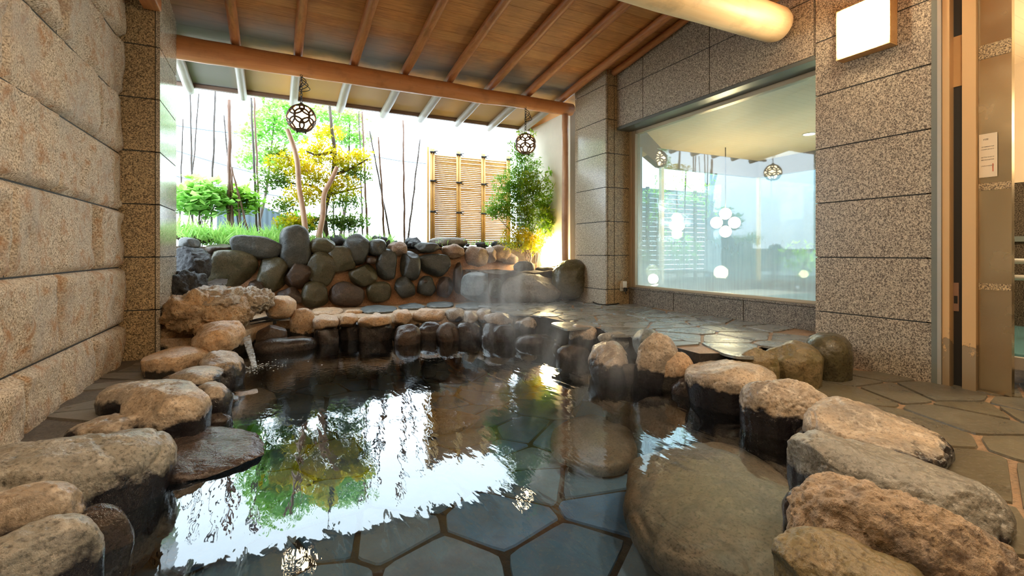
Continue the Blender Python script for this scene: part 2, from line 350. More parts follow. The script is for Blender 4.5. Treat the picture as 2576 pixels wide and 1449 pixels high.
def inside(pt, poly):
    x, y = pt; c = False; n = len(poly)
    for i in range(n):
        x1, y1 = poly[i]; x2, y2 = poly[(i+1) % n]
        if (y1 > y) != (y2 > y) and x < (x2-x1)*(y-y1)/(y2-y1)+x1: c = not c
    return c
def clip(poly, p, n):
    out = []
    for i in range(len(poly)):
        a, b = poly[i], poly[(i+1) % len(poly)]; da = (a[0]-p[0])*n[0]+(a[1]-p[1])*n[1]; db = (b[0]-p[0])*n[0]+(b[1]-p[1])*n[1]
        if da <= 0: out.append(a)
        if (da < 0 < db) or (db < 0 < da):
            t = da/(da-db); out.append((a[0]+(b[0]-a[0])*t, a[1]+(b[1]-a[1])*t))
    return out
def paving(bm, region, z, cell, gap, seed, lay, th=.016, stretch=1.3, rot=.3, strict=.8):
    """crazy paving: irregular flat stones with joints, cut to the region."""
    rnd = random.Random(seed); xs = [p[0] for p in region]; ys = [p[1] for p in region]
    cr, sr = cos(rot), sin(rot); S2 = []
    cxm, cym = (min(xs)+max(xs))/2, (min(ys)+max(ys))/2; R = max(max(xs)-min(xs), max(ys)-min(ys))*.75+cell
    n = int(R/cell)+1
    for i in range(-n, n+1):
        for j in range(-n, n+1):
            u = (i+(j % 2)*.5+rnd.uniform(-.5,.5))*cell*stretch; w = (j+rnd.uniform(-.5,.5))*cell/stretch
            S2.append((cxm+u*cr-w*sr, cym+u*sr+w*cr))
    for i, s in enumerate(S2):
        if not (min(xs)-cell < s[0] < max(xs)+cell and min(ys)-cell < s[1] < max(ys)+cell): continue
        poly = [(s[0]+a*cell*2, s[1]+b*cell*2) for a, b in ((-1,-1),(1,-1),(1,1),(-1,1))]
        for k, q in enumerate(S2):
            if k == i: continue
            d = (q[0]-s[0], q[1]-s[1]); L = math.hypot(*d)
            if L > cell*3.2: continue
            nx, ny = d[0]/L, d[1]/L; m = (s[0]+nx*(L/2-gap/2), s[1]+ny*(L/2-gap/2)); poly = clip(poly, m, (nx, ny))
            if len(poly) < 3: break
        if len(poly) < 3: continue
        c = (sum(p[0] for p in poly)/len(poly), sum(p[1] for p in poly)/len(poly))
        if sum(inside(p, region) for p in poly) < len(poly)*strict: continue
        rp = []   # rounded corners, slightly wandering sides
        for a in range(len(poly)):
            p0, p1, p2 = poly[a-1], poly[a], poly[(a+1) % len(poly)]
            rp.append((p1[0]*.82+p0[0]*.18, p1[1]*.82+p0[1]*.18)); rp.append((p1[0]*.95+(p0[0]+p2[0])*.025, p1[1]*.95+(p0[1]+p2[1])*.025)); rp.append((p1[0]*.82+p2[0]*.18, p1[1]*.82+p2[1]*.18))
        rp = [(c[0]+(p[0]-c[0])*(.985+.04*noise.noise(Vector((p[0]*9, p[1]*9, seed)))), c[1]+(p[1]-c[1])*(.985+.04*noise.noise(Vector((p[0]*9, p[1]*9, seed+5))))) for p in rp]
        dz = rnd.uniform(-.001, .002); tx, ty = rnd.uniform(-.004,.004), rnd.uniform(-.004,.004)
        top = [bm.verts.new((c[0]+(p[0]-c[0])*.975, c[1]+(p[1]-c[1])*.975, z+dz+tx*(p[0]-c[0])+ty*(p[1]-c[1]))) for p in rp]
        bot = [bm.verts.new((p[0], p[1], z-th)) for p in rp]; sh = rnd.random()
        fs = [bm.faces.new(top)]+[bm.faces.new((bot[a], bot[(a+1) % len(rp)], top[(a+1) % len(rp)], top[a])) for a in range(len(rp))]
        for f in fs:
            for lp in f.loops: lp[lay] = (sh, sh, sh, 1)
def slab_floor(name, region, z, zb, cell, gap, seed, flag, mortar, side=None, **k):
    bm = bmesh.new(); lay = bm.loops.layers.float_color.new('shade')
    paving(bm, region, z, cell, gap, seed, lay, **k)
    zt = z-.010; a = [bm.verts.new((*p, zt)) for p in region]; b = [bm.verts.new((*p, zb)) for p in region]
    if sum((region[i][0]*region[(i+1) % len(region)][1]-region[(i+1) % len(region)][0]*region[i][1]) for i in range(len(region))) < 0: a.reverse(); b.reverse()
    bm.faces.new(a).material_index = 1
    for i in range(len(a)):
        bm.faces.new((b[i], b[(i+1) % len(a)], a[(i+1) % len(a)], a[i])).material_index = 2
    bmesh.ops.triangulate(bm, faces=[f for f in bm.faces if len(f.verts) > 8 and f.material_index == 1])
    return struct(link(name, bm, [flag, mortar, side or MORT_P], None, False))
def leaf(bm, lay, p, d, up, L, Wd, sh):
    d = d.normalized(); s = d.cross(up)
    if s.length < .01: s = d.orthogonal()
    s.normalize(); n = s.cross(d)
    v = [bm.verts.new(q) for q in (p, p+d*L*.45+s*Wd/2-n*L*.04, p+d*L, p+d*L*.45-s*Wd/2-n*L*.04)]
    f = bm.faces.new(v)
    for lp in f.loops: lp[lay] = (sh, sh, sh, 1)
def rv(rnd): return Vector((rnd.gauss(0,1), rnd.gauss(0,1), rnd.gauss(0,1))).normalized()
def new_leafbm():
    bm = bmesh.new(); return bm, bm.loops.layers.float_color.new('shade')
def cloud(bm, lay, c, r, n, L, Wd, rnd, spray=5):
    for i in range(n//spray):
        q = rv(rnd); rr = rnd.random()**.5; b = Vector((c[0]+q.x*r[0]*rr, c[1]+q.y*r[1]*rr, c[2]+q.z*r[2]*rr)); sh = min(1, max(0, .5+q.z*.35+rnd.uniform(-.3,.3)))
        for k in range(spray):
            d = rv(rnd); d.z = d.z*.5+.15; leaf(bm, lay, b+d*.015, d, Vector((0,0,1)), L*rnd.uniform(.7,1.25), Wd*rnd.uniform(.8,1.2), sh)

# ------------------------------------------------------------------ the room
XL, XR, XC, XW = -1.14, 4.08, 3.90, 4.33      # left wall, right wall face, far column face, window plane
YB = 5.90                                     # main beam
PZ = 0.21                                     # platform height
def zroof(y): return 3.21-.134*(y-YB)
ZJ = [.41+.45*k for k in range(-1, 8)]

# left wall: coursed split-face granite, every block bulging on its own
bm = bmesh.new(); rnd = random.Random(4); zc = [-.2, .30, .775, 1.25, 1.725, 2.20, 2.68, 3.16, 3.6]
vj = [[3.2, 4.32, 2.1, 1.0, -.2], [3.70, 2.5, 1.3, 0.1], [3.13, 4.36, 2.0, .9, -.3], [3.66, 4.75, 2.6, 1.4, .2], [3.08, 2.2, 1.1, 4.4], [3.75, 2.9, 1.5, .3], [3.2, 4.2, 2.1, 1.0], [3.6, 2.4, 1.0]]
for r in range(8):
    us = [-1.2]+sorted(vj[r])+[5.02]
    for i in range(len(us)-1):
        u0, u1, z0, z1 = us[i]+.005, us[i+1]-.005, zc[r]+.005, zc[r+1]-.005
        nu, nz = max(8, int((u1-u0)/.028)), max(6, int((z1-z0)/.028)); off = rnd.uniform(0, 50); thick = rnd.uniform(.02, .06)*(1.35 if r == 0 else 1); G = []
        for a in range(nz+1):
            row = []
            for b in range(nu+1):
                u = u0+(u1-u0)*b/nu; z = z0+(z1-z0)*a/nz; e = min(u-u0, u1-u, z-z0, z1-z)
                q = Vector((u*2.2+off, z*2.2, off)); d = thick+noise.noise(q)*.035+noise.noise(q*2.7)*.02+abs(noise.noise(q*6))*.012
                st = noise.noise(Vector((u*3+off, z*.9, 2)))
                if st > .18: d -= .02
                d = max(d, .012)
                ee = max(0, min(1, e/.03))
                row.append(bm.verts.new((XL-.02+d*ee**.5, u, z)))
            G.append(row)
        for a in range(nz):
            for b in range(nu): bm.faces.new((G[a][b], G[a][b+1], G[a+1][b+1], G[a+1][b]))
box(bm, (XL-.3, -1.2, -.4), (XL-.022, 5.3, 3.7), 1)
struct(link('wall_left', bm, [SPLIT, GROUT]))
# left pillar
bm = bmesh.new()
struct(tiles('pillar_left_front', 'Y', 5.02, (XL-.1, -.911), (-.1, 3.36), [], ZJ, .03, GRW, -1))
struct(tiles('pillar_left_side', 'X', -.88, (5.02, 5.8), (-.1, 3.30), [], ZJ, .03, GRP, 1))
struct(obox('pillar_left', (XL-.3, 5.056, -.3), (-.92, 5.8, 3.25), GROUT)); bm.free()
# near right column and the lintel over the big window
struct(tiles('wall_right', 'X', XR, (1.66, 2.46), (-.1, 3.62), [], ZJ, .03, GR, -1))
struct(obox('column_right', (XR+.031, 1.66, -.3), (XR+.45, 2.46, 3.62), GR))
struct(tiles('lintel_right', 'X', XR, (2.46, 5.06), (2.56, 3.70), [2.468, 3.55, 4.56], [3.05], .03, GR, -1))
struct(obox('lintel_soffit', (XR, 2.46, 2.525), (XW+.1, 5.06, 2.56), plain('soffit_stone', (.13,.145,.13), .3)))
struct(obox('wall_right_upper', (XR+.031, 2.46, 2.57), (XW+.3, 5.06, 3.8), GROUT))
# far column
struct(tiles('column_far_front', 'Y', 5.06, (XC+.031, XW+.14), (PZ-.1, 3.45), [4.04], ZJ, .03, GRW, -1))
struct(tiles('column_far_side', 'X', XC, (5.06, 5.78), (PZ-.1, 3.42), [], ZJ, .03, GRP, -1))
struct(obox('column_far', (XC+.035, 5.095, -.1), (XW+.14, 5.78, 3.3), GROUT))
# sill under the window
struct(tiles('trim_1', 'X', XW-.05, (2.46, 5.06), (PZ-.05, PZ+.205), [3.3, 4.25], [], .03, GRK, -1))
struct(obox('trim_2', (XW-.06, 2.46, PZ+.205), (XW+.12, 5.06, PZ+.225), GRK))
# window: frame and one fogged pane
zb, zt = PZ+.225, 2.525; FR = plain('window_frame_metal', (.50,.40,.27), .35, metal=.3)
wf = empty('window_1', (XW, 3.7, 1.3), 'tall fixed window with fogged pane between the granite columns', 'window', kind='structure')
bm = bmesh.new(); box(bm, (XW-.03, 4.955, zb), (XW+.06, 5.06, zt)); box(bm, (XW-.03, 2.40, zb), (XW+.06, 2.5, zt)); box(bm, (XW-.02, 2.5, zt-.045), (XW+.06, 4.955, zt)); box(bm, (XW-.02, 2.5, zb), (XW+.06, 4.955, zb+.03))
box(bm, (XW-.045, 5.02, zb), (XW-.03, 5.06, zt)); link('window_frame', bm, FR, wf, False, .004)
obox('pane', (XW+.012, 2.5, zb+.03), (XW+.02, 4.955, zt-.045), m_glass('fogged_glass', fog=(.3, 1.75, .5)), wf)

# roof over the pool: boards, rafters, beams
bm = bmesh.new(); lay = bm.loops.layers.float_color.new('shade'); y = 2.86; rnd = random.Random(8)
while y < 7.16:
    w = .165; a = (y+.009, min(y+w, 7.2)); z0, z1 = zroof(a[0]), zroof(a[1]); sh = rnd.random(); n0 = len(bm.faces)
    v = [bm.verts.new(p) for p in ((-1.3,a[0],z0),(4.7,a[0],z0),(4.7,a[1],z1-.004),(-1.3,a[1],z1-.004))]; w_ = [bm.verts.new(x.co+Vector((0,0,.025))) for x in v]
    fs = [bm.faces.new(v[::-1]), bm.faces.new(w_)]+[bm.faces.new((v[i], v[(i+1)%4], w_[(i+1)%4], w_[i])) for i in range(4)]
    for f in fs:
        for lp in f.loops: lp[lay] = (sh, sh, sh, 1)
    y += w
v = [bm.verts.new(p) for p in ((-1.4,2.8,zroof(2.8)+.035),(4.8,2.8,zroof(2.8)+.035),(4.8,7.2,zroof(7.2)+.03),(-1.4,7.2,zroof(7.2)+.03))]
w_ = [bm.verts.new(x.co+Vector((0,0,.05))) for x in v]
for f in [bm.faces.new(v[::-1]), bm.faces.new(w_)]+[bm.faces.new((v[i], v[(i+1)%4], w_[(i+1)%4], w_[i])) for i in range(4)]: f.material_index = 1
struct(link('ceiling', bm, [PLANK, BLACK], None, False), 'sloping board ceiling over the pool', 'ceiling')
# eave edge board
EB = m_log('eave_board', (.17,.10,.07), (.26,.17,.12), 0)
bm = bmesh.new(); box(bm, (-1.4, 7.17, zroof(7.2)-.055), (4.6, 7.23, zroof(7.2)-.005)); tag(link('eave_board', bm, EB, None, False, .006), 'long dark board along the outer edge of the eave', 'board')
hs = tag(otube('main_beam', logpts((-1.25, YB, 3.0), (3.93, YB, 3.0), 26, .014, 3), [.122-.036*i/26 for i in range(27)], BEAM, None, 28, wob=.05), 'long reddish brown round log beam crossing above the pool\'s garden side', 'beam')
rx = [-.96, -.363, .243, .843, 1.46, 2.03, 2.62, 3.2, 3.76, 4.02]
where = ['ending over the garden behind the polished left pillar', 'first to pass over the main beam beside the left pillar', 'crossing the beam just above the near hanging lantern', 'first to the right of the near hanging lantern', 'second to the right of the near hanging lantern', 'crossing the beam midway between the two hanging lanterns', 'ending above the left post of the bamboo fence', 'first to the left of the far hanging lantern', 'passing just right of the far hanging lantern to the post', 'tight against the granite lintel wall']
for i, x in enumerate(rx):
    y0 = 5.84 if i == 0 else 2.9; y1 = 7.27 if i < 9 else 5.04; rnd = random.Random(i+30); r = .05+rnd.uniform(-.004,.006)
    if i == 9: r = .04
    r += 0
    a, b = (x, y0, zroof(y0)-r-.010), (x+rnd.uniform(-.01,.01), y1, zroof(y1)-r-.012)
    tag(otube('rafter', logpts(a, b, 16, .008, i), [r*(.93+.012*k) for k in range(17)], RAFT, None, 16, wob=.06), 'round log rafter '+where[i], 'rafter', 'log rafters under the board ceiling')
tag(otube('corner_post', logpts((3.815, YB+.01, PZ-.1), (3.815, YB+.01, 2.93), 10, .006, 4), .048, POST, None, 16, wob=.05), 'slim reddish wooden post under the beam end beside far column', 'post')
tag(otube('cross_beam', logpts((-1.2, 2.80, 2.93), (3.985, 2.76, 2.93), 12, .01, 9)+[(4.03, 2.76, 2.93), (4.055, 2.76, 2.93)], [.155]*13+[.14, .10], CREAM, None, 32, wob=.06), 'thick pale peeled log ending at the lintel near the wall lamp', 'beam')
tag(obox('ceiling_block', (XR-.16, 5.065, zroof(5.1)-.07), (XR-.03, 5.2, zroof(5.1)-.005), RAFT), 'small wooden block where the far column meets the rafters', 'block')
# small gusset of wood over the left pillar
bm = bmesh.new(); box(bm, (-.99, 4.7, 2.95), (-.86, 4.98, 3.05)); box(bm, (-.97, 4.72, 3.05), (-.89, 4.98, 3.4)); tag(link('timber_bracket', bm, RAFT, None, False, .01), 'brown timber bracket at the top of the left pillar', 'bracket')
# nearer, lower roof and the rest of the shell behind the camera
bm = bmesh.new(); lay = bm.loops.layers.float_color.new('shade')
for k in range(26):
    box(bm, (-1.3, -1.3+k*.165+.002, 3.17), (4.7, -1.3+(k+1)*.165-.002 if k < 25 else 2.84, 3.2))
struct(link('ceiling_near', bm, PLANK, None, False))
for k, x in enumerate((3.15, 3.70)):
    tag(otube('rafter', logpts((x, -.5, 3.13), (x, 2.86, 3.13), 8, .006, k+60), .045, RAFT, None, 14, wob=.05), ['short log rafter between the pale log and the wall lamp', 'short log rafter behind the pale log end near the lintel'][k], 'rafter', 'log rafters of the nearer roof')
struct(obox('ceiling_riser', (-1.3, 2.84, 3.17), (4.7, 2.86, zroof(2.8)+.03), PLANK))
struct(obox('wall_back', (-1.4, -1.35, -.4), (4.8, -1.2, 3.7), GRW))
struct(obox('wall_right_near', (XR+.03, -1.2, -.1), (XR+.3, .55, 3.7), GRW))
struct(obox('wall_right_over_door', (XR+.03, .55, 2.75), (XR+.3, 1.66, 3.7), GRW))

# ------------------------------------------------------------------ floors and pool
pool_px = [(-120,1700),(50,1449),(190,1270),(320,1150),(400,1075),(480,1010),(535,960),(565,915),(590,880),(690,842),(790,838),(1000,828),(1190,826),(1320,838),(1400,855),(1470,872),(1540,892),(1630,905),(1720,935),(1836,950),(1960,1030),(2120,1085),(2180,1190),(2210,1300),(2190,1450),(2100,1800)]
pool = [tuple(onZ(x, y, 0)[:2]) for x, y in pool_px]
struct(slab_floor('floor_pool_bottom', [(-1.2,-1.2),(4.3,-1.2),(4.3,6.2),(-1.2,6.2)], -.50, -.62, .42, .022, 11, FLAG_B, MORT_P, stretch=1.25, rot=.5), 'blue-grey crazy paving under the pool water', 'pool floor')
def P0(x, y, z=0): return tuple(onZ(x, y, z)[:2])
left_floor = pool[:9]+[(-.6, 5.0), (XL, 5.03), (XL, -1.0)]
struct(slab_floor('floor_left', left_floor, 0, -.62, .27, .006, 5, m_flag('flagstone_left', [(.15,.14,.12),(.20,.185,.16),(.11,.105,.095)], None, .35), m_rock('slate_joint', (.09,.08,.07), (.13,.11,.09), (.18,.14,.10), .6, .01), stretch=1.5, rot=PSI*-1+.1, strict=.8))
zr = .15
rim = pool[8:14]+[ (3.3,5.4), (3.6, 6.9), (-.9, 6.9), (-.9, 5.05), (-.6,5.0)]
bm = bmesh.new(); a = [bm.verts.new((*p, zr)) for p in rim]; b = [bm.verts.new((*p, -.62)) for p in rim]
bm.faces.new(a)
for i in range(len(a)): bm.faces.new((b[i], b[(i+1)%len(a)], a[(i+1)%len(a)], a[i]))
bmesh.ops.triangulate(bm, faces=[f for f in bm.faces if len(f.verts) > 4]); bmesh.ops.recalc_face_normals(bm, faces=bm.faces)
struct(link('floor_rim_bed', bm, R_ORG, None, False))
plat = [pool[13], P0(1372,796,PZ), P0(1450,812,PZ), P0(1530,828,PZ), P0(1610,848,PZ), P0(1690,868,PZ), P0(1760,886,PZ), P0(1860,884,PZ), P0(1960,858,PZ), P0(2060,836,PZ), (XR+.02, 2.50), (XW, 2.5), (XW, 5.1), (XC, 5.08), (XC, 6.0), (2.6, 6.0), (2.4, 5.4)]
struct(slab_floor('floor_platform', plat, PZ, -.62, .36, .014, 23, FLAG_P, MORT_F, MORT_P, stretch=1.4, rot=.1, strict=.5))
rf = [pool[13]]+pool[14:]+[(3.0,-1.2),(5.2,-1.2),(5.2,1.66),(4.2,1.66),(4.2,2.45),(3.0, 3.2)]
struct(slab_floor('floor_right', rf, 0, -.62, .40, .013, 37, FLAG_R, MORT_F, MORT_P, stretch=1.35, rot=.25))
# the water
bm = bmesh.new(); v = [bm.verts.new((*p, ZW)) for p in ((-1.15,-1.2),(4.1,-1.2),(4.1,6.1),(-1.15,6.1))]; bm.faces.new(v)
tag(link('pool_water', bm, m_water(), None, False), 'clear rippled water filling the rock-lined bath', 'water', kind='stuff')

# ------------------------------------------------------------------ stones round the pool
def edge(name, bb, zc, hz, mat, label, seed, group='boulders edging the pool', **k):
    if zc-hz < .06 and zc > -.15 and 'foot' not in k: k['foot'] = max(1, (zc+.52)/hz) if bb[1] < 1300 or bb[0] > 1000 or True else 1
    return place_rock(name, seed, bb, zc, hz, mat, label, 'boulder' if name == 'boulder' else 'stone', group, **k)
B = 'boulder'; St = 'stone'
# left side, near to far
edge(B, (-150,1122,402,1345), .03, .19, R_GREY, 'largest smooth boulder at the left water edge with dark wet flank', 1, sub=6, cuts=4, rough=.035, k=2.7, yaw=.25, fine=.01)
edge(B, (-75,1252,182,1425), .06, .14, R_TANH, 'tan rounded boulder in front of the largest left boulder', 2, sub=5, rough=.05, fine=.015)
edge(B, (-70,1345,235,1560), .03, .15, R_GREY, 'oval grey-brown boulder with glossy top in the bottom left corner', 3, sub=5, rough=.04, yaw=.4, fine=.01)
edge(B, (140,1300,314,1490), -.07, .16, R_BLK, 'small dark wet boulder wedged between the bottom left boulders and water', 4, rough=.05)
edge(B, (180,1043,382,1140), .03, .085, R_TANH, 'low tan stone with pitted top on the left slate paving', 5, sub=5, roll=-.12, rough=.07, fine=.02)
edge(B, (352,1055,665,1210), -.055, .055, R_SUBB, 'flat brown slab just breaking the water on the left', 6, sub=5, cuts=7, rough=.05, roll=.06, yaw=.35)
edge(B, (328,960,525,1115), .07, .15, R_TANH, 'big blocky tan boulder midway along the left edge', 7, sub=5, cuts=7, rough=.05, k=3, fine=.015)
edge(B, (270,950,470,1045), .05, .10, R_TANH, 'long low tan boulder behind the blocky one on the left', 8, sub=5, rough=.05)
edge(B, (370,870,520,935), .09, .08, R_ORG, 'smooth pale loaf-shaped boulder below the craggy rocks', 9, sub=5, cuts=2, rough=.03)
edge(B, (500,876,612,1005), -.0, .17, R_TANH, 'boulder with pale top and black wet flank beside the inflow', 10, sub=5, rough=.06, cuts=6)
edge(St, (420,922,560,978), .07, .06, R_TANH, 'flat pale stone between the loaf-shaped and blocky left boulders', 11, rough=.04)
edge(St, (488,950,580,1075), .0, .13, R_TANH, 'small upright stone with dark flank beside the blocky left boulder', 12, rough=.05)
edge(B, (560,978,692,1068), -.16, .11, R_SUB, 'brown rounded stone under water below the inflow', 13, rough=.05)
edge(B, (490,805,612,890), .19, .13, R_ORG, 'orange ridged boulder left of the water spout', 14, sub=5, roll=-.35, rough=.08, cuts=5, crag=.04)
edge(St, (390,1010,470,1080), .03, .05, R_BLK, 'dark wet stone in the gap before the blocky left boulder', 15, rough=.05)
# the craggy group around the spout
CR = 'craggy weathered rocks around the inflow'
edge(B, (425,715,618,850), .34, .17, R_CRAG, 'craggy folded ochre rock above the loaf-shaped boulder', 21, CR, sub=6, crag=.15, rough=.10, roll=.1)
edge(B, (545,708,678,800), .41, .13, R_CRAGP, 'pale knobbly rock overhanging the water spout', 22, CR, sub=6, crag=.17, rough=.08, k=2.2)
edge(B, (480,712,600,785), .48, .09, R_CRAGP, 'wavy pale rock on top of the craggy group', 23, CR, sub=5, crag=.16, rough=.10)
edge(B, (380,775,505,885), .20, .20, R_CRAG, 'brown banded rock at the foot of the left pillar', 24, CR, sub=5, crag=.10, rough=.10)
edge(B, (410,668,505,800), .50, .19, R_LAVA, 'tall black hollow rock against the polished left pillar', 25, CR, sub=5, crag=.20, rough=.12)
edge(B, (405,735,470,815), .37, .12, R_CRAG, 'small twisted grey rock under the black hollow rock', 26, CR, sub=5, crag=.2, rough=.1)
edge(B, (447,610,522,720), .72, .20, R_LAVA, 'dark block of basalt at the left end of the stone wall', 27, CR, sub=5, crag=.08, rough=.08, k=3.2, at=lambda x,y: onY(x,y,6.35))
edge(St, (672,742,742,805), .30, .13, R_ORG, 'orange-tan stone right of the knobbly overhanging rock', 28, CR, rough=.06)
edge(St, (730,775,790,838), .16, .14, R_ORG, 'pale egg-shaped stone at the left end of the back rim', 29, CR, rough=.03, cuts=2)
edge(St, (645,820,722,878), .05, .14, R_BROWN, 'dark wet stone behind the falling water', 30, CR, rough=.05)
edge(St, (640,850,795,890), -.03, .10, R_BLK, 'black wet stone under the spout ledge', 31, CR, rough=.05)
edge(St, (530,885,605,960), -.08, .10, R_BLK, 'black wet stone at the foot of the falling water', 32, CR, rough=.05)
# spout: a slate trough and the falling water
p0, p1 = onD(615, 822, 5.0), onD(742, 790, 5.55); d = (p1-p0); n = Vector((-d.y, d.x, 0)).normalized()*.10
sp = empty('water_spout', p0, 'dark slate trough pouring hot water between the craggy rocks', 'spout')
bm = bmesh.new()
for (z0, z1, w0, w1) in ((-.035, 0, -1, 1), (0, .035, .72, 1), (0, .03, -1, -.72)):
    q = [p0+n*w0, p0+n*w1, p1+n*w1, p1+n*w0]; lo = [bm.verts.new(x+Vector((0,0,z0))) for x in q]; hi = [bm.verts.new(x+Vector((0,0,z1))) for x in q]
    bm.faces.new(lo[::-1]); bm.faces.new(hi)
    for i in range(4): bm.faces.new((lo[i], lo[(i+1)%4], hi[(i+1)%4], hi[i]))
link('trough', bm, R_BLK, sp, False, .006)
WST = NT('falling_water'); n_ = WST.noise(26, 2, .5, WST.co((1,1,.06), world=True)); bs = WST.pbr((.82,.88,.92), .08, WST.bump(n_, .6, .01)); ts = WST.n.new('ShaderNodeBsdfTransparent')
mx = WST.n.new('ShaderNodeMixShader'); WST.put(mx.inputs[0], WST.rng(n_, .38, .66, .25, .6)); WST.l.new(ts.outputs[0], mx.inputs[1]); WST.l.new(bs, mx.inputs[2]); WST = WST.done(mx.outputs[0])
land = onZ(640, 925, ZW); st = onD(610, 826, 4.95)
bm = bmesh.new(); N = 16; rows = []
sd = Vector((CP, -SP, 0))
for i in range(N+1):
    t = i/N; c = st.lerp(land, t**.75); c.z = st.z+(land.z-.01-st.z)*t**1.5; w = .046*(1-t*.5); ring = []
    for k in range(10):
        a = 2*pi*k/10; ring.append(bm.verts.new(c+sd*cos(a)*w*(1+.2*sin(3*a+i*.5))+Vector((SP, CP, 0))*sin(a)*w*.4))
    rows.append(ring)
for i in range(N):
    for k in range(10): bm.faces.new((rows[i][k], rows[i][(k+1)%10], rows[i+1][(k+1)%10], rows[i+1][k]))
bm.faces.new(rows[0]); bm.faces.new(rows[-1][::-1])
tag(link('falling_water', bm, WST), 'thin clear stream falling from the slate trough into the bath', 'water')

bm = bmesh.new(); rnd = random.Random(2)
for i in range(150):
    r_ = abs(rnd.gauss(0, .13)); a_ = rnd.uniform(0, 2*pi); s_ = rnd.uniform(.0012, .004)
    M_ = Matrix.Translation((land.x+cos(a_)*r_*1.5, land.y+sin(a_)*r_, ZW+.001+abs(rnd.gauss(0, .012))*(1 if r_ < .1 else .1))) @ Matrix.Diagonal((s_*2, s_*1.6, s_*.7, 1)); bmesh.ops.create_icosphere(bm, subdivisions=1, radius=1, matrix=M_)
FOAM = plain('foam', (.85,.92,.96), .2); tag(link('splash_foam', bm, FOAM), 'white drops and foam where the stream hits the bath', 'foam', kind='stuff')
# the back rim: a front row, flat stones behind it and wet stones beneath
RG = 'stones of the back rim'
front = [((788,790,852,832),'first of the lit front row, right of the egg-shaped stone'),((846,791,900,822),'short ochre stone second in the lit front row'),((900,791,986,823),'long ochre stone above the wet wall, third in the front row'),((985,780,1038,815),'round speckled stone fourth in the front row'),((1038,768,1120,818),'large brown-topped stone in the middle of the front row'),((1120,776,1168,808),'pale round stone right of the large brown-topped one'),((1166,784,1202,814),'small pinkish stone in the steam at the rim'),((1196,780,1238,808),'pinkish stone behind the steam, beside the small one'),((1215,784,1292,822),'wedge-shaped pale stone where the rim starts to curve')]
for i, (bb, t) in enumerate(front):
    edge(St, bb, .15, .085, R_ORG if i < 5 else R_TAN, t, 40+i, RG, rough=.05, k=2.8, dy=.17, fine=.02)
back = [((786,771,862,795),R_ORG,'flat buff stone at the left of the rim\'s rear row'),((864,778,912,792),R_ORG,'small flat buff stone in the rim\'s rear row'),((906,767,998,789),R_BLUE,'oval blue-grey flat stone in the rim\'s rear row'),((1002,761,1072,781),R_BLUE,'slate-blue flat stone behind the round speckled one'),((1072,757,1142,777),R_BLUE,'blue-grey flat stone behind the large brown-topped one'),((1145,757,1236,783),R_BLUE,'wide pale grey flat stone in the steam'),((1100,745,1156,757),R_BLUE,'thin flat stone at the foot of the boulder wall'),((1160,744,1240,758),R_PALE,'pale flat stone before the grey slab boulder'),((1236,762,1300,790),R_TAN,'flat tan stone before the rough pale boulder'),((1290,768,1372,800),R_TAN,'flat brown stone before the dark green boulder')]
for i, (bb, m, t) in enumerate(back):
    edge(St, bb, .165, .035, m, t, 60+i, RG, rough=.04, cuts=3)
wet = [((790,825,852,870),'wet black stone under the first front-row stone'),((856,822,908,856),'wet black stone under the short ochre stone'),((903,820,988,862),'long wet black stone under the third front-row stone'),((985,814,1060,880),'round black stone standing out into the water'),((1050,818,1110,860),'wet black stone under the large brown-topped one'),((1096,805,1156,875),'leaning wet stone in the steam at the back'),((1150,815,1215,862),'wet black stone right of the leaning one'),((1210,820,1300,868),'wet black stone under the wedge-shaped pale one')]
for i, (bb, t) in enumerate(wet):
    edge(St, bb, .0, .13, R_BLK if i not in (3, 5) else R_BROWN, t, 80+i, RG, rough=.07, dy=.17 if i in (3, 5) else .10, cuts=6, roll=.15*(-1)**i if i in (3, 5) else 0, k=2.3 if i in (3, 5) else 4.2)
# right side, far to near
edge(B, (1288,784,1362,858), .06, .15, R_TAN, 'pale pitted boulder with black foot at the far right curve', 101, sub=5, rough=.06, fine=.02)
edge(St, (1355,793,1408,860), .06, .16, R_PALE, 'upright grey-white stone with dark ring on the far right curve', 102, rough=.04)
edge(St, (1396,798,1470,848), .13, .09, R_BLK, 'low black stone at the platform corner', 103, rough=.05)
edge(B, (1430,816,1508,868), .13, .10, R_TAN, 'boulder with black and tan mottled top at the platform edge', 104, rough=.06, roll=.15)
edge(St, (1502,836,1590,880), .14, .08, R_GREY, 'low grey stone behind the tall white-topped boulder', 105, rough=.05)
edge(B, (1480,848,1592,1015), -.02, .23, R_TANH, 'tall boulder with white pitted top and black flank', 106, sub=5, rough=.05, roll=-.18, taper=.12, fine=.015)
edge(B, (1592,824,1655,900), .18, .12, R_BLUE, 'small dark blue boulder on top of the platform edge', 107, rough=.06)
edge(B, (1598,842,1702,945), .16, .16, R_TANH, 'split boulder with dark cap and tan holed side', 108, sub=5, rough=.07, roll=.2, fine=.015)
edge(B, (1662,890,1752,1025), .0, .20, R_ORG, 'orange shouldered boulder with tall black wet face', 109, sub=5, rough=.05)
edge(B, (1724,903,1948,990), .11, .09, R_TANH, 'long pale lens-shaped boulder overhanging the water', 110, sub=5, rough=.04, cuts=3, k=2.2, yaw=-.1, fine=.015)
edge(B, (1845,876,1955,975), .12, .14, R_MOSS, 'ochre wedge boulder at the platform front', 111, sub=5, cuts=8, rough=.04)
edge(B, (1925,858,2065,968), .13, .15, R_MOSS, 'brown boulder between the ochre wedge and the mossy end one', 112, sub=5, rough=.06)
edge(B, (2030,832,2138,948), .15, .16, R_GRN, 'mossy green rounded boulder at the foot of the near column', 113, sub=5, rough=.03, cuts=3)
edge(B, (1550,915,1625,995), -.04, .13, R_BLK, 'glossy black stone below the split boulder', 114, rough=.06)
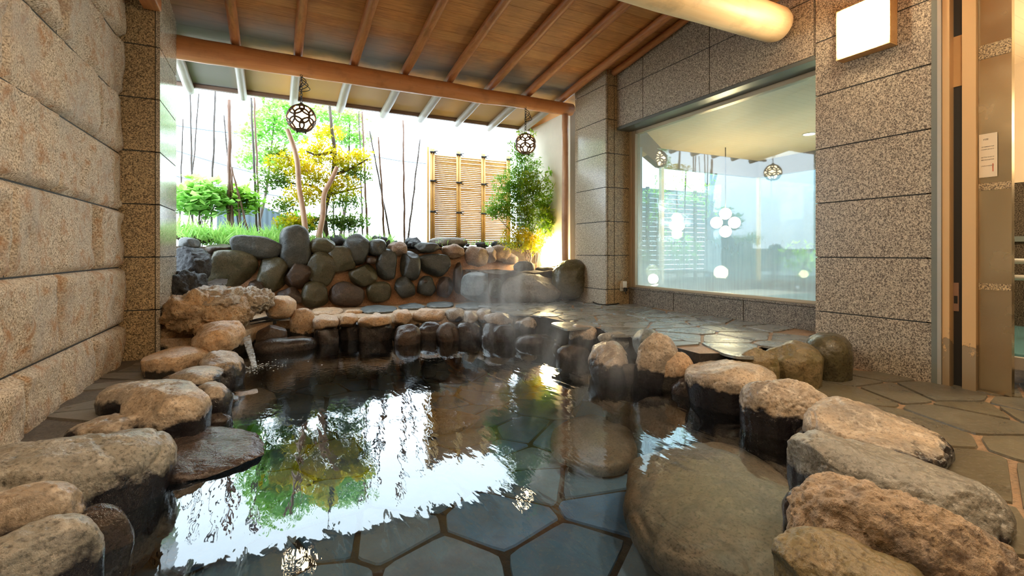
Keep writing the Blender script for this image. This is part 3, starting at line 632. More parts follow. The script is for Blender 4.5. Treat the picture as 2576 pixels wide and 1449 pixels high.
edge(B, (1690,960,1790,1025), -.06, .12, R_BLK, 'black wet stone under the lens-shaped boulder', 115, rough=.08)
edge(B, (1765,955,1872,1065), -.03, .15, R_BLK, 'black lumpy stone left of the big round boulder', 116, rough=.09)
edge(B, (1862,960,2085,1118), .04, .19, R_TANH, 'big round boulder with pale lip and black underside at right', 117, sub=6, rough=.045, cuts=4, fine=.015)
edge(B, (2050,1010,2352,1180), .06, .11, R_TANH, 'long mottled slab boulder beside the right floor', 118, sub=6, rough=.045, roll=.20, yaw=-.1, k=2.7, fine=.015)
edge(B, (1990,1122,2462,1335), .06, .14, R_GREY, 'broad flat grey boulder nearest the right paving', 119, sub=6, rough=.04, roll=.14, k=2.8, fine=.01, yaw=-.1)
edge(B, (2010,1252,2510,1560), .05, .19, m_rock('stone_crag_orange', (.46,.32,.19), (.20,.155,.12), (.60,.46,.34), .5, .05, wet=.0, pit=.4, sc=1.4), 'large craggy orange boulder in the bottom right corner', 120, sub=6, rough=.06, crag=.09, cuts=7, roll=.2, fine=.02)
edge(B, (1945,1365,2330,1580), .07, .10, R_MOSS, 'flat glistening ochre boulder at the bottom edge', 121, sub=6, rough=.05, roll=.08, fine=.015)
edge(B, (1972,1262,2085,1375), -.06, .14, R_BLK, 'black wet stone between the broad flat and craggy boulders', 122, rough=.06)
edge(St, (2000,1085,2110,1165), -.05, .11, R_BLK, 'black wet stone in the gap under the long mottled slab', 123, rough=.06)
edge(St, (2235,1135,2275,1165), .03, .035, R_ORG, 'fist-sized stone between the two long right boulders', 124, rough=.04)
edge(St, (2105,1085,2260,1160), -.03, .07, R_BLK, 'dark wet stone under the near side of the mottled slab', 125, rough=.06)
edge(St, (1395,875,1490,925), -.05, .12, R_BLK, 'black wet stone under the platform corner', 126, rough=.06)
edge(St, (1290,845,1400,890), -.06, .11, R_BLK, 'black wet stone below the pale pitted boulder', 127, rough=.06)
# stones under the water
UW = 'stones lying under the bath water'
edge(B, (1568,1090,2030,1450), -.30, .17, R_SUB, 'very large smooth stone under water at right', 131, UW, sub=6, rough=.03, cuts=3, k=2.5, yaw=.2)
edge(B, (1590,1000,1710,1095), -.22, .15, R_SUBB, 'dark lump under water below the orange shouldered boulder', 132, UW, rough=.07)
edge(B, (1725,1025,1800,1080), -.16, .10, R_BLK, 'small black stone half sunk under the lens-shaped boulder', 133, UW, rough=.05)
edge(B, (1790,1080,2010,1150), -.20, .11, R_SUBB, 'long dark stone under water before the big round boulder', 134, UW, rough=.05)
edge(B, (1380,1040,1600,1180), -.44, .10, R_SUB, 'flat brown stone on the pool bottom in the middle', 135, UW, rough=.04, cuts=3)
edge(B, (1830,1240,2010,1420), -.33, .14, R_SUB, 'grey stone under water beside the craggy corner boulder', 136, UW, rough=.05)
edge(B, (930,1040,1220,1085), -.45, .07, R_SUB, 'small low stone on the pool bottom ahead of the rim', 137, UW, rough=.04)

rnd = random.Random(91)
for i in range(34):
    k = rnd.choice(list(range(2, 8))+list(range(13, 25))); t_ = rnd.random(); a_, b_ = Vector(pool[k]), Vector(pool[k+1]); q_ = a_.lerp(b_, t_); n_ = Vector((-(b_-a_).y, (b_-a_).x)).normalized()
    if not inside(tuple(q_+n_*.1), pool): n_ = -n_
    q_ = q_+n_*rnd.uniform(.06, .17); s_ = rnd.uniform(.05, .10)
    o = link('waterline_stone', rock_bm(500+i, (s_*1.3, s_, s_*.85), k=2.3, cuts=6, rough=.07, sub=4, foot=2.2), R_BLK); o.location = (q_.x, q_.y, rnd.uniform(-.12, -.03)); o.rotation_euler = (rnd.uniform(-.3,.3), rnd.uniform(-.3,.3), rnd.uniform(0, 6))
    tag(o, 'small black wet stone at the waterline under the edge boulders', 'stone', 'small black stones along the waterline')
# ------------------------------------------------------------------ stone wall of the garden bed
YW = 6.86
wall = empty('boulder_wall', (1.2, YW, .15), 'mortared wall of dark rounded boulders holding up the garden bed', 'stone wall')
bm = bmesh.new(); nx, nz = 60, 14; G = []
for a in range(nz+1):
    row = []
    for b in range(nx+1):
        x = -1.7+6.0*b/nx; z = .1+.86*a/nz; yy = YW+.035+.10*a/nz+noise.noise(Vector((x*3, z*3, 1)))*.035
        row.append(bm.verts.new((x, yy, z+(.05*noise.noise(Vector((x*2, 0, 4))) if a == nz else 0))))
    G.append(row)
for a in range(nz):
    for b in range(nx): bm.faces.new((G[a][b], G[a][b+1], G[a+1][b+1], G[a+1][b]))
link('mortar_bed', bm, MORTAR, wall)
ws = [((519,631,645,718),R_OLIVE,0),((584,594,708,652),R_SLATE,.1),((704,566,782,678),R_SLATE,0),((780,597,843,642),R_OLIVE,-.1),((861,586,927,678),R_SLATE,.25),((820,615,895,692),R_OLIVE,0),((645,645,723,732),R_OLIVE,0),((718,662,780,726),R_BROWN,.3),((770,632,845,722),R_OLIVE,.3),((878,662,949,722),R_OLIVE,-.25),((926,600,972,645),R_SLATE,0),((973,607,1025,644),R_PINK,0),((945,623,1003,707),R_SLATE,-.1),((1006,628,1060,709),R_SLATE,0),((1040,608,1115,638),R_SLATE,0),((1054,635,1137,700),R_SLATE,0),((1112,613,1168,652),R_PINK,0),((1137,652,1168,745),R_BROWN,0),((1168,615,1230,674),R_PINK,.2),((1213,618,1252,664),R_PINK,0),((1230,615,1286,660),R_PINK,.3),((1262,634,1304,670),R_PINK,.2),((694,722,760,772),R_BROWN,0),((757,706,824,774),R_OLIVE,0),((829,708,918,772),R_BROWN,.1),((922,706,985,763),R_OLIVE,0),((990,693,1046,752),R_SLATE,-.1),((1049,691,1098,748),R_SLATE,0),((1098,692,1140,752),R_BROWN,.2),((921,645,948,664),R_BROWN,0),((622,700,668,760),R_BROWN,.2),((506,640,530,700),R_BROWN,0),((1060,700,1080,715),R_BROWN,0)]
for i, (bb, m, rl) in enumerate(ws):
    tp = {1: -.18, 15: -.38, 23: .18, 26: .18, 27: .22, 24: .12, 17: .1}.get(i, 0)
    cy = (bb[1]+bb[3])/2; yy = YW+.10*(700-cy)/100*.6
    place_rock('stone', 200+i, bb, 0, (bb[3]-bb[1])/2*6.6/F, m, parent=wall, at=lambda x, y, yy=yy: onY(x, y, yy), dy=.12, roll=rl, rough=.04 if m is not R_PINK else .08, cuts=7, k=2.7, cutd=(.70, .92), taper=tp)
    bpy.context.view_layer.update()
# boulders at the right end of the rim
edge(B, (1158,676,1270,768), .38, .22, R_BLUE, 'pale blue-grey slab-sided boulder at the wall\'s right end', 241, 'big boulders beside the far column', sub=5, cuts=9, rough=.03, k=3.5, dy=.3, at=lambda x,y: onY(x,y,6.25))
edge(B, (1244,682,1412,772), .37, .22, R_PALE, 'rough pale rounded boulder left of the dark green one', 242, 'big boulders beside the far column', sub=5, cuts=4, rough=.06, dy=.30, at=lambda x,y: onY(x,y,5.95), fine=.02)
edge(B, (1384,640,1488,768), .44, .30, R_GRN, 'dark green glossy boulder leaning on the far column', 243, 'big boulders beside the far column', sub=5, cuts=5, rough=.03, dy=.28, at=lambda x,y: onY(x,y,5.75), taper=.12)
bm = bmesh.new()
for a in range(12):
    pass
bm.free()
# low bed behind those boulders, main bed behind the wall
def bed(name, x0, x1, y0, y1, z, amp, mat, n=26):
    bm = bmesh.new(); G = [[bm.verts.new((x0+(x1-x0)*b/n, y0+(y1-y0)*a/n, z+amp*noise.noise(Vector((b*.35, a*.35, z))))) for b in range(n+1)] for a in range(n+1)]
    for a in range(n):
        for b in range(n): bm.faces.new((G[a][b], G[a][b+1], G[a+1][b+1], G[a+1][b]))
    lo = [bm.verts.new((x, y, z-.6)) for x, y in ((x0,y0),(x1,y0),(x1,y1),(x0,y1))]
    bm.faces.new((lo[0], lo[1], G[0][n], *[G[0][b] for b in range(n-1, -1, -1)]))
    return struct(link(name, bm, mat))
bed('ground_garden', -6, 4.6, YW+.12, 11.5, .97, .05, SOIL)
bed('ground_low_bed', 2.6, 4.3, 5.95, YW+.3, .62, .04, SOIL)
bed('ground_left_corner', -2.2, -.5, 5.85, YW+.2, .55, .05, SOIL)
rnd = random.Random(77)
for i in range(46):
    x = rnd.uniform(1.0, 3.9); y = YW+rnd.uniform(.12, .75); s = rnd.uniform(.035, .085)
    if i < 7: x = rnd.uniform(.6, 2.2); s = rnd.uniform(.08, .13); y = YW+rnd.uniform(.3, .6)
    o = link('lava_stone', rock_bm(300+i, (s*1.3, s, s*.75), k=2.4, cuts=6, rough=.1, crag=.08, sub=3), R_LAVA); o.location = (x, y, 1.0+s*.35); o.rotation_euler = (0, 0, rnd.uniform(0, 6))
    tag(o, 'small black lava stone strewn on the bed behind the boulder wall', 'stone', 'black lava stones on the garden bed')
for i, (bb, m, lb) in enumerate([((1078,596,1180,622),R_PALE,'pale flat stone lying before the bamboo fence'),((1290,655,1345,690),R_LAVA,'dark stone at the foot of the nandina stems'),((448,600,500,630),R_SLATE,'grey stone on top of the basalt block'),((448,572,545,612),R_GRN,'long mossy stone at the back of the left bed'),((520,615,585,640),R_BROWN,'flat brown stone among dry grass on the wall top'),((1345,668,1400,690),R_SLATE,'flat grey stone under the glowing ground lamp')]):
    yy = [7.25, 6.35, 6.6, 7.5, 7.0, 6.35][i]
    place_rock(St, 400+i, bb, 0, (bb[3]-bb[1])/2*6.8/F, m, lb, 'stone', None, at=lambda x, y, yy=yy: onY(x, y, yy), dy=.14, rough=.05)

# ------------------------------------------------------------------ garden
def bez(pts, n=10):
    out = []
    P = [Vector(p) for p in pts]
    for i in range(len(P)-1):
        a, b = P[i], P[i+1]; pa = P[i-1] if i else a; pb = P[i+2] if i+2 < len(P) else b
        for k in range(n):
            t = k/n; out.append(.5*((2*a)+(-pa+b)*t+(2*pa-5*a+4*b-pb)*t*t+(-pa+3*a-3*b+pb)*t**3))
    return out+[P[-1]]
def taper(n, a, b): return [a+(b-a)*i/(n-1) for i in range(n)]
# the garden pine-like tree in clipped pads
TY = 7.7
tr = empty('garden_tree', onY(815, 600, TY), 'clipped garden tree with yellow-green leaf pads behind the boulder wall', 'tree')
def tb(px, py, dy=0): return onY(px, py, TY+dy)
tk = bez([tb(822,610), tb(815,540,.05), tb(826,490,.08), tb(838,440,.05), tb(842,380), tb(835,330), tb(828,250)], 6)
otube('trunk', tk, taper(len(tk), .05, .018), BARK, tr, 12, wob=.15)
for i, ps in enumerate([[(826,500),(790,470),(740,462),(690,455)], [(838,440),(880,425),(925,400)], [(826,490),(870,480),(915,470)], [(842,380),(800,390),(770,380)], [(822,540),(770,560),(720,548)]]):
    p = bez([tb(x, y, .05*k*(-1)**i) for k, (x, y) in enumerate(ps)], 5); otube('branch', p, taper(len(p), .026, .008), BARK, tr, 8)
pads = [(735,412,62,38,.0,0),(690,455,52,34,.1,1),(775,440,55,34,-.15,0),(860,408,78,34,.0,0),(800,378,50,26,.15,0),(895,440,50,26,.1,1),(850,470,60,34,-.05,0),(770,495,62,30,-.2,0),(715,520,40,22,0,1),(870,510,52,24,.2,1),(745,560,52,26,-.1,0),(845,560,62,24,.15,1),(700,385,36,22,.1,1),(905,395,38,18,0,0),(820,335,44,20,.1,2)]
rnd = random.Random(12)
for i, (x, y, rxp, ryp, dy, kind) in enumerate(pads):
    c = tb(x, y, dy); m = [LF_Y, LF_G, LF_Y][kind]; bm, lay = new_leafbm(); s = depth(c)/F
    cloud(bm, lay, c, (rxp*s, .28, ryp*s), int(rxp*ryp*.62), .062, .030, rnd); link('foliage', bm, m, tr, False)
# paler trees further out
for i, (lb, cl, pxb, Y) in enumerate([('light green maple with airy leaves behind the clipped tree', [(690,300,62,42),(640,340,48,32),(730,340,50,30),(655,400,60,36),(770,285,50,26),(700,260,60,20)], 640, 9.3), ('thin bright tree reaching up right of the near lantern', [(880,300,55,26),(850,340,50,28),(900,350,38,26),(820,290,40,20)], 855, 9.0)]):
    t = empty('maple_tree', onY(pxb, 590, Y), lb, 'tree', 'paler trees beyond the clipped one')
    top = onY(cl[0][0], cl[0][1], Y); base = onY(pxb, 600, Y); p = bez([base, base.lerp(top, .4)+Vector((.06,0,0)), top], 8); otube('trunk', p, taper(len(p), .03, .01), BARK, t, 8)
    bm, lay = new_leafbm()
    for (x, y, a, b) in cl:
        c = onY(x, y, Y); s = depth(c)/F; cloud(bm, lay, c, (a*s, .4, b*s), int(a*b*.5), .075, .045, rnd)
    link('foliage', bm, LF_L, t, False)
# two peeled supports bracing the tree
for i, (ps, lb) in enumerate([([(722,325),(737,365),(748,410),(752,470),(762,530),(770,600)], 'bent peeled pole rising under the near hanging lantern'), ([(848,420),(835,450),(815,490),(812,540),(800,600)], 'forked peeled pole leaning on the trunk of the clipped tree')]):
    p = bez([onY(x, y, TY-.45) for x, y in ps], 6); p[-1].z = .93
    tag(otube('support_pole', p, taper(len(p), .03, .042), PEEL, None, 12, wob=.15), lb, 'pole', 'peeled poles bracing the clipped tree')
# dry bamboo poles
bp = [((478,212,486,600),.010,8.6,0,'leftmost slim pole leaning over the round-leaved shrub'),((460,300,452,560),.008,8.9,0,'faint slim pole hard against the left pillar'),((500,235,473,590),.008,8.8,0,'slim pole crossing the leftmost one'),((541,228,531,590),.011,8.4,0,'single straight dark pole left of the thick clump'),((577,250,577,600),.020,8.0,1,'thickest straight reddish pole of the left clump'),((583,420,586,600),.012,7.95,1,'short pole beside the thickest one'),((563,290,580,470),.008,8.1,0,'twig-thin pole leaning into the thickest one'),((582,420,625,585),.010,7.9,1,'pole leaning right out of the left clump'),((597,480,605,600),.009,7.9,1,'short reddish pole right of the left clump'),((632,246,647,600),.013,8.3,0,'left one of the close pair before the pale shed'),((639,246,655,600),.011,8.2,1,'right one of the close pair before the pale shed'),((911,280,924,590),.012,8.3,1,'pole just right of the clipped tree crown'),((903,280,912,585),.008,8.6,0,'thin pole behind the one right of the tree crown'),((930,330,980,590),.010,8.2,0,'pole slanting down to the right beyond the tree'),((952,345,967,592),.012,8.1,1,'pole crossing the slanting one beyond the tree'),((1014,303,1018,590),.012,8.1,1,'straight reddish pole standing alone by the fence'),((1057,350,1028,592),.010,8.0,0,'dark pole leaning towards the bamboo fence'),((838,440,840,590),.009,8.5,0,'short pole partly hidden by the tree trunk'),((862,500,866,590),.008,8.5,1,'short thin pole under the right leaf pads')]
for i, ((x0, y0, x1, y1), r, Y, mt, lb) in enumerate(bp):
    a = onY(x0, y0, Y); b = onY(x1, y1, Y); b = b+(b-a)*((.95-b.z)/(b.z-a.z)) if abs(b.z-a.z) > .01 else b
    n = 22; bm = bmesh.new(); pts = logpts(b, a, n, .012, i*3.1)
    rr = [r*1.55*(1-.35*k/n)*(1.22 if k % 3 == 0 else 1) for k in range(n+1)]; tube(bm, pts, rr, 8)
    tag(link('bamboo_pole', bm, [POLE, POLER][mt]), lb, 'pole', 'dry bamboo poles standing in the garden')
# shrubs and plants
def shrub(name, c, r, n, L, Wd, mat, lb, cat='shrub', stems=6, base=None, drop=None):
    e = empty(name, base or (c[0], c[1], .97), lb, cat); bm = bmesh.new(); b0 = Vector(base or (c[0], c[1], .95))
    for k in range(stems):
        q = Vector((c[0]+rnd.uniform(-.7,.7)*r[0], c[1]+rnd.uniform(-.5,.5)*r[1], c[2]+rnd.uniform(-.1,.7)*r[2])); tube(bm, bez([b0+Vector((rnd.uniform(-.04,.04), rnd.uniform(-.04,.04), -.03)), b0.lerp(q, .5)+Vector((0,0,.05)), q], 5), [.007]*11, 6)
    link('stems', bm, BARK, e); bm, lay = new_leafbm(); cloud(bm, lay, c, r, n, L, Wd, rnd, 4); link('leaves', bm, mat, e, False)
    return e
shrub('broadleaf_shrub', onY(500, 500, 7.9), (.42, .3, .28), 800, .13, .11, LF_L, 'shrub with big round pale leaves beside the left pillar', stems=9)
shrub('broadleaf_shrub', onY(605, 505, 8.1), (.30, .25, .22), 600, .11, .09, LF_B, 'bright green shrub between the two left pole clumps', stems=7)
shrub('low_shrub', onY(760, 560, 7.9), (.36, .25, .16), 1000, .08, .04, LF_B, 'low bright shrub at the foot of the peeled poles')
shrub('low_shrub', onY(880, 560, 7.9), (.36, .25, .14), 900, .07, .035, LF_G, 'low dark green shrub right of the tree trunk')
# grass and bamboo grass along the wall top
bm, lay = new_leafbm()
for i in range(4300):
    px = rnd.uniform(440, 990) if i < 3900 else rnd.uniform(1100, 1320); Y = YW+.2+rnd.random()*1.1
    x = onY(px, 600, Y).x; d = Vector((rnd.gauss(0,.5), rnd.gauss(0,.4), rnd.uniform(.3,1))); L = rnd.uniform(.05,.24)*(1.2 if px < 700 else .8)
    if i >= 3900: L *= .6
    leaf(bm, lay, Vector((x, Y, .97+rnd.uniform(0,.10)+max(0, noise.noise(Vector((x*3, Y*2, 0))))*.35*(px < 760))), d, Vector((rnd.gauss(0,1), rnd.gauss(0,1), .2)), L, rnd.uniform(.010, .024), rnd.random())
tag(link('grass', bm, LF_L, None, False), 'bright bamboo grass and blades growing along the wall top', 'grass', kind='stuff')
# nandina clump by the ground lamp
nb = onY(1335, 672, 6.55); nd = empty('nandina_shrub', nb, 'tall feathery nandina bush lit from below by the ground lamp', 'shrub')
NP = [(1320,425,50,46,.1,0),(1290,470,60,50,0,0),(1340,480,60,50,-.1,1),(1270,520,50,34,0,0),(1330,545,72,46,-.1,1),(1385,560,48,44,0,1),(1300,600,50,34,-.15,2),(1345,610,40,28,-.1,2),(1405,590,30,36,.05,1),(1240,535,34,18,0,0),(1365,520,34,40,.1,1),(1310,380,34,28,.1,0)]
for i, (x, y, a, b, dy, k) in enumerate(NP):
    c = onY(x, y, 6.55+dy); s = depth(c)/F; n = int(a*b*.75)
    bm = bmesh.new(); q = nb+Vector((rnd.uniform(-.12,.12), rnd.uniform(-.1,.1), -.06)); p = bez([q, q.lerp(c, .5)+Vector((q.x-c.x, 0, .05))*.2, c], 6); tube(bm, p, taper(len(p), .008, .004), 6); link('stem', bm, POLER, nd)
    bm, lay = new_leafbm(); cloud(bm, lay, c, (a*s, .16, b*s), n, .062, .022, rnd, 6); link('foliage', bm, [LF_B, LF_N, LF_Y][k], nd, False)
sp2 = [(1385,490),(1378,455),(1382,430),(1390,500)]
bm, lay = new_leafbm()
for (x, y) in sp2:
    c = onY(x, y, 6.5)
    for k in range(7): d = rv(rnd); d.y *= .3; leaf(bm, lay, c, d, Vector((0,1,0)), .10, .03, rnd.random())
vv = bm; link('sprig', bm, LF_B, nd, False)
bm, lay = new_leafbm(); c = onY(1322, 340, 5.86)
for k in range(46):
    a = rnd.uniform(0, 2*pi); q = c+Vector((cos(a)*.13, sin(a)*.10, rnd.uniform(-.02,.05))); d = rv(rnd); leaf(bm, lay, q, d, Vector((0,0,1)), .06, .03, rnd.random())
tag(link('climber_sprig', bm, LF_B, None, False), 'leafy sprig resting on the cap of the far hanging lantern', 'plant')

# bamboo fence panel
FY = 8.0; fx0 = onY(1078, 500, FY).x; fx1 = 3.92; fz0 = 1.0; fz1 = H+(HY-378.7)*depth(onY(1078, 378, FY))/F
fe = empty('bamboo_fence', (fx0, FY, fz0), 'tall bamboo slat fence panel tied with black cord', 'fence')
bm = bmesh.new(); n = 46
for i in range(n):
    z = fz0+.05+(fz1-.08-fz0-.05)*i/(n-1); tube(bm, logpts((fx0+.03, FY, z), (fx1, FY, z+rnd.uniform(-.003,.003)), 4, .003, i), .0168, 6)
link('slat_panel', bm, BAMBOO, fe)
px_ = [fx0+.06]+[onY(x, 500, FY).x for x in (1152, 1214, 1277)]
for i, x in enumerate(px_):
    for s in (-.022, .022): otube('post', [(x+s, FY-.03, fz0-.05), (x+s, FY-.03, fz1+.03)], .021, BAMBV, fe, 10)
    for z in (fz1-.03, fz0+1.13, fz0+.60, fz0+.06):
        bm = bmesh.new(); tube(bm, [(x-.05, FY-.058, z), (x+.05, FY-.058, z)], .016, 8); tube(bm, [(x+.02, FY-.065, z+.01), (x+.085, FY-.075, z+.02)], .008, 6); tube(bm, [(x+.02, FY-.065, z-.01), (x+.08, FY-.07, z-.03)], .007, 6); link('knot', bm, BLACK, fe)
obox('frame_post', (fx0-.03, FY-.03, fz0-.05), (fx0-.0, FY+.03, fz1+.06), BAMBV, fe)
bx_ = tube
# white garden wall, pale shed, wires
struct(obox('wall_garden', (3.95, 5.98, .3), (4.12, 7.45, 3.02), WHITEP))
t = NT('shed_sheet'); st_ = t.rng(t.math('SINE', t.math('MULTIPLY', t.sep(t.geo.outputs['Position'])[0], 60)), -1, 1, .6, 1); SHED = t.done(t.pbr(t.mix(1., (.11,.15,.18), st_, 'MULTIPLY'), .5))
a, b = onY(545, 480, 11), onY(735, 560, 11)
bm = bmesh.new(); v = [bm.verts.new(p) for p in ((a.x,11,.8),(b.x,11,.8),(b.x,11,1.62),(a.x,11,a.z+.05),(a.x,12,.8),(b.x,12,.8),(b.x,12,1.62),(a.x,12,a.z+.05))]
for f in ((0,1,2,3),(5,4,7,6),(1,5,6,2),(4,0,3,7),(3,2,6,7)): bm.faces.new([v[i] for i in f])
tag(link('shed', bm, SHED, None, False), 'pale blue ribbed metal shed beyond the garden', 'shed')
WIRE = plain('wire', (.14,.17,.19), .6)
for i, (q, lb) in enumerate([((440,315,650,340), 'upper overhead wire crossing behind the left poles'), ((440,372,720,455), 'middle overhead wire sagging behind the left poles'), ((440,440,740,500), 'lower overhead wire above the pale shed'), ((960,395,1075,412), 'short stretch of wire left of the bamboo fence')]):
    A, Bq = onY(q[0]-40, q[1]-6, 12), onY(q[2], q[3], 12); m_ = (A+Bq)/2-Vector((0,0,.03))
    p = bez([A, m_, Bq], 8); tag(otube('overhead_wire', p, .013, WIRE, None, 6), lb, 'wire', 'overhead wires beyond the garden')

# ------------------------------------------------------------------ hanging lanterns
RUST = plain('rusty_iron', (.09,.045,.02), .5)
def lantern(loc, ztop, lb, r=.148):
    e = empty('hanging_lantern', loc, lb, 'lantern', 'openwork globe lanterns on chains')
    c = Vector(loc); bm = bmesh.new(); bmesh.ops.create_icosphere(bm, subdivisions=4, radius=r*.93); bmesh.ops.translate(bm, verts=bm.verts, vec=c); link('glowing_globe', bm, GLOBE, e)
    # cut-out iron shell: overlapping-circle pattern of thin bands round the ball
    bm = bmesh.new(); cent = []
    for z in (-.62, 0, .62):
        m = 6; cent += [Vector((cos(2*pi*(k+(.5 if z == 0 else 0))/m)*sqrt(1-z*z), sin(2*pi*(k+(.5 if z == 0 else 0))/m)*sqrt(1-z*z), z)) for k in range(m)]
    for n in cent:
        a = n.orthogonal().normalized(); b = n.cross(a); al = .56
        pts = [c+(n*cos(al)+(a*cos(2*pi*k/22)+b*sin(2*pi*k/22))*sin(al))*r for k in range(23)]; tube(bm, pts, .0115, 6, cap=False)
    link('openwork_shell', bm, RUST, e)
    bm = bmesh.new(); tube(bm, [c+Vector((0,0,r*.80)), c+Vector((0,0,r*.96)), c+Vector((0,0,r*1.08)), c+Vector((0,0,r*1.2))], [r*.6, r*.42, .03, .012], 20); link('top_cap', bm, BLACK, e)
    bm = bmesh.new(); tube(bm, [c-Vector((0,0,r*.84)), c-Vector((0,0,r*1.0))], [r*.5, r*.34], 20)
    for s in (-1, 1): tube(bm, [c+Vector((s*.04, 0, -r*.95)), c+Vector((s*.045, 0, -r*1.15))], .008, 6)
    link('bottom_ring', bm, BLACK, e)
    bm = bmesh.new(); z = c.z+r*1.18; k = 0
    while z < ztop:
        ang = (k % 2)*pi/2+.3; ax = Vector((cos(ang), sin(ang), 0)); h = .042
        pts = [Vector((c.x, c.y, z+h/2))+ax*cos(2*pi*j/12)*.012+Vector((0,0,1))*sin(2*pi*j/12)*h*.55 for j in range(13)]; tube(bm, pts, .0035, 5, cap=False); z += h*.84; k += 1
    for s in range(3):   # spare chain looped up near the beam
        q = bez([(c.x, c.y, ztop-.02-.03*s), (c.x+.05+.02*s, c.y-.02, ztop-.08-.04*s), (c.x-.02, c.y-.03, ztop-.16-.02*s), (c.x, c.y, ztop-.10)], 6); tube(bm, q, .0045, 5)
    link('chain', bm, BLACK, e)
    l = bpy.data.lights.new('lantern_bulb', 'POINT'); l.energy = 14; l.color = (1,.72,.4); l.shadow_soft_size = r*.9
    return e
lantern(onY(758, 298, 5.86), 2.90, 'openwork globe lantern hanging by a chain before the clipped tree')
lantern(onY(1322, 362, 5.86), 2.92, 'openwork globe lantern hanging by a chain above the nandina bush', .138)

# wall lamp
def wall_lamp(x, y0, y1, z0, z1, s, lb):
    e = empty('wall_lamp', (x, (y0+y1)/2, z0), lb, 'lamp'); bm = bmesh.new(); t = .012
    for a, b in (((x, y0, z0), (x+s*.10, y1, z0+t)), ((x, y0, z1-t), (x+s*.10, y1, z1)), ((x, y0, z0+t), (x+s*.10, y0+t, z1-t)), ((x, y1-t, z0+t), (x+s*.10, y1, z1-t))): box(bm, a, b)
    link('wooden_frame', bm, m_log('lamp_wood', (.62,.36,.14), (.74,.46,.2), 1), e, False, .002)
    obox('back_plate', (x, y0+t, z0+t), (x+s*.012, y1-t, z1-t), WHITEP, e)
    bm = bmesh.new(); box(bm, (x+s*.014, y0+.022, z0+.03), (x+s*.135, y1-.022, z1-.022)); link('diffuser', bm, LAMPG, e, False, .012)
    return e
wall_lamp(XR, 1.865, 2.235, 2.415, 2.80, -1, 'glowing square wall lamp in a wooden frame on the near column')
wall_lamp(XL+.06, 1.35, 1.75, 2.35, 2.78, 1, 'second glowing square wall lamp on the left wall')
wall_lamp(XR, -.6, -.2, 2.3, 2.7, -1, 'third glowing square wall lamp beyond the doorway')

# glowing ground lamp
gl = onY(1385, 668, 6.42); ge = empty('ground_lamp', gl, 'bright glowing ground lamp behind the dark green boulder', 'lamp')
bm = bmesh.new(); prof = [(.0,.13),(.06,.155),(.16,.15),(.27,.125),(.36,.085),(.41,.04)]
tube(bm, [gl+Vector((0,0,z)) for z, r in prof], [r for z, r in prof], 24); link('lamp_shade', bm, GLOWG, ge)
bm = bmesh.new(); tube(bm, [gl-Vector((0,0,.08)), gl+Vector((0,0,.01))], .12, 20); link('base', bm, BLACK, ge)

# outlet, plug and cord
sx = onY(1566, 718, 5.06); so = empty('outlet', sx, 'white weatherproof outlet box low on the far column', 'outlet'); W2 = plain('white_plastic', (.72,.68,.6), .4)
obox('cover', (sx.x-.035, 5.01, sx.z-.03), (sx.x+.035, 5.06, sx.z+.06), W2, so, .006); obox('back_plate', (sx.x-.045, 5.045, sx.z-.075), (sx.x+.03, 5.06, sx.z+.03), W2, so, .004)
cp = [(sx.x+.0, 5.02, sx.z-.03), (sx.x, 4.99, sx.z-.10)]+[onZ(1578, 745, PZ+.04), onZ(1560, 762, PZ+.012), onZ(1515, 766, PZ+.012), onZ(1488, 755, PZ+.03)]+[onD(1483, 720, 6.7), onD(1470, 680, 6.9)]
cr = empty('power_cord', cp[0], 'black cord with plug running from the outlet to the ground lamp', 'cord')
otube('cable', bez(cp, 8), .007, BLACK, cr, 8); obox('plug', (sx.x-.018, 4.98, sx.z-.075), (sx.x+.018, 5.02, sx.z-.025), BLACK, cr, .004)

# ------------------------------------------------------------------ sliding door at the right
def dy(px): return onX(px, 600, XR).y
STEEL = NT('brushed_steel'); STEEL = STEEL.done(STEEL.pbr((.50,.40,.25), STEEL.rng(STEEL.noise(4, 3), .3, .7, .16, .3), STEEL.bump(STEEL.noise(30, 3, .5, STEEL.co((1, 1, 18), world=True)), .08, .002), metal=.85))
t = NT('peeling_paint'); v = t.co(world=True); p = t.sep(t.geo.outputs['Position']); k = t.math('ADD', p[2], t.math('MULTIPLY', t.math('SUBTRACT', t.noise(7, 5, .65, v), .5), 1.0))
JAMB = t.done(t.pbr(t.mix(t.rng(k, .26, .285), (.30,.22,.13), (.62,.40,.19)), .5, t.bump(t.rng(k, .24, .30), .5, .004)))
GREY = plain('grey_sealant', (.17,.19,.17), .5)
dr = empty('door_1', (XR, 1.45, 0), 'open sliding door with peeling beige jambs beside the near column', 'door', kind='structure')
obox('edge_strip', (XR-.012, dy(2360), -.02), (XR+.1, 1.66, 3.2), GREY, dr)
obox('metal_strip', (XR-.02, dy(2371), -.02), (XR+.08, dy(2361), 3.2), plain('pale_metal', (.55,.55,.52), .3, metal=.5), dr)
obox('outer_jamb', (XR-.01, dy(2390), -.02), (XR+.1, dy(2372), 3.2), JAMB, dr)
obox('dark_gap', (XR+.05, dy(2419), -.02), (XR+.1, dy(2390), 2.02), BLACK, dr)
obox('worn_timber', (XR+.045, dy(2419), 2.02), (XR+.1, dy(2390), 2.36), plain('worn_timber', (.52,.30,.12), .7), dr)
obox('upper_gap', (XR+.05, dy(2419), 2.36), (XR+.1, dy(2390), 3.2), BLACK, dr)
obox('inner_jamb', (XR+.0, dy(2455), -.02), (XR+.1, dy(2420), 3.2), JAMB, dr)
def dg(px): return onX(px, 740, XR+.044).y
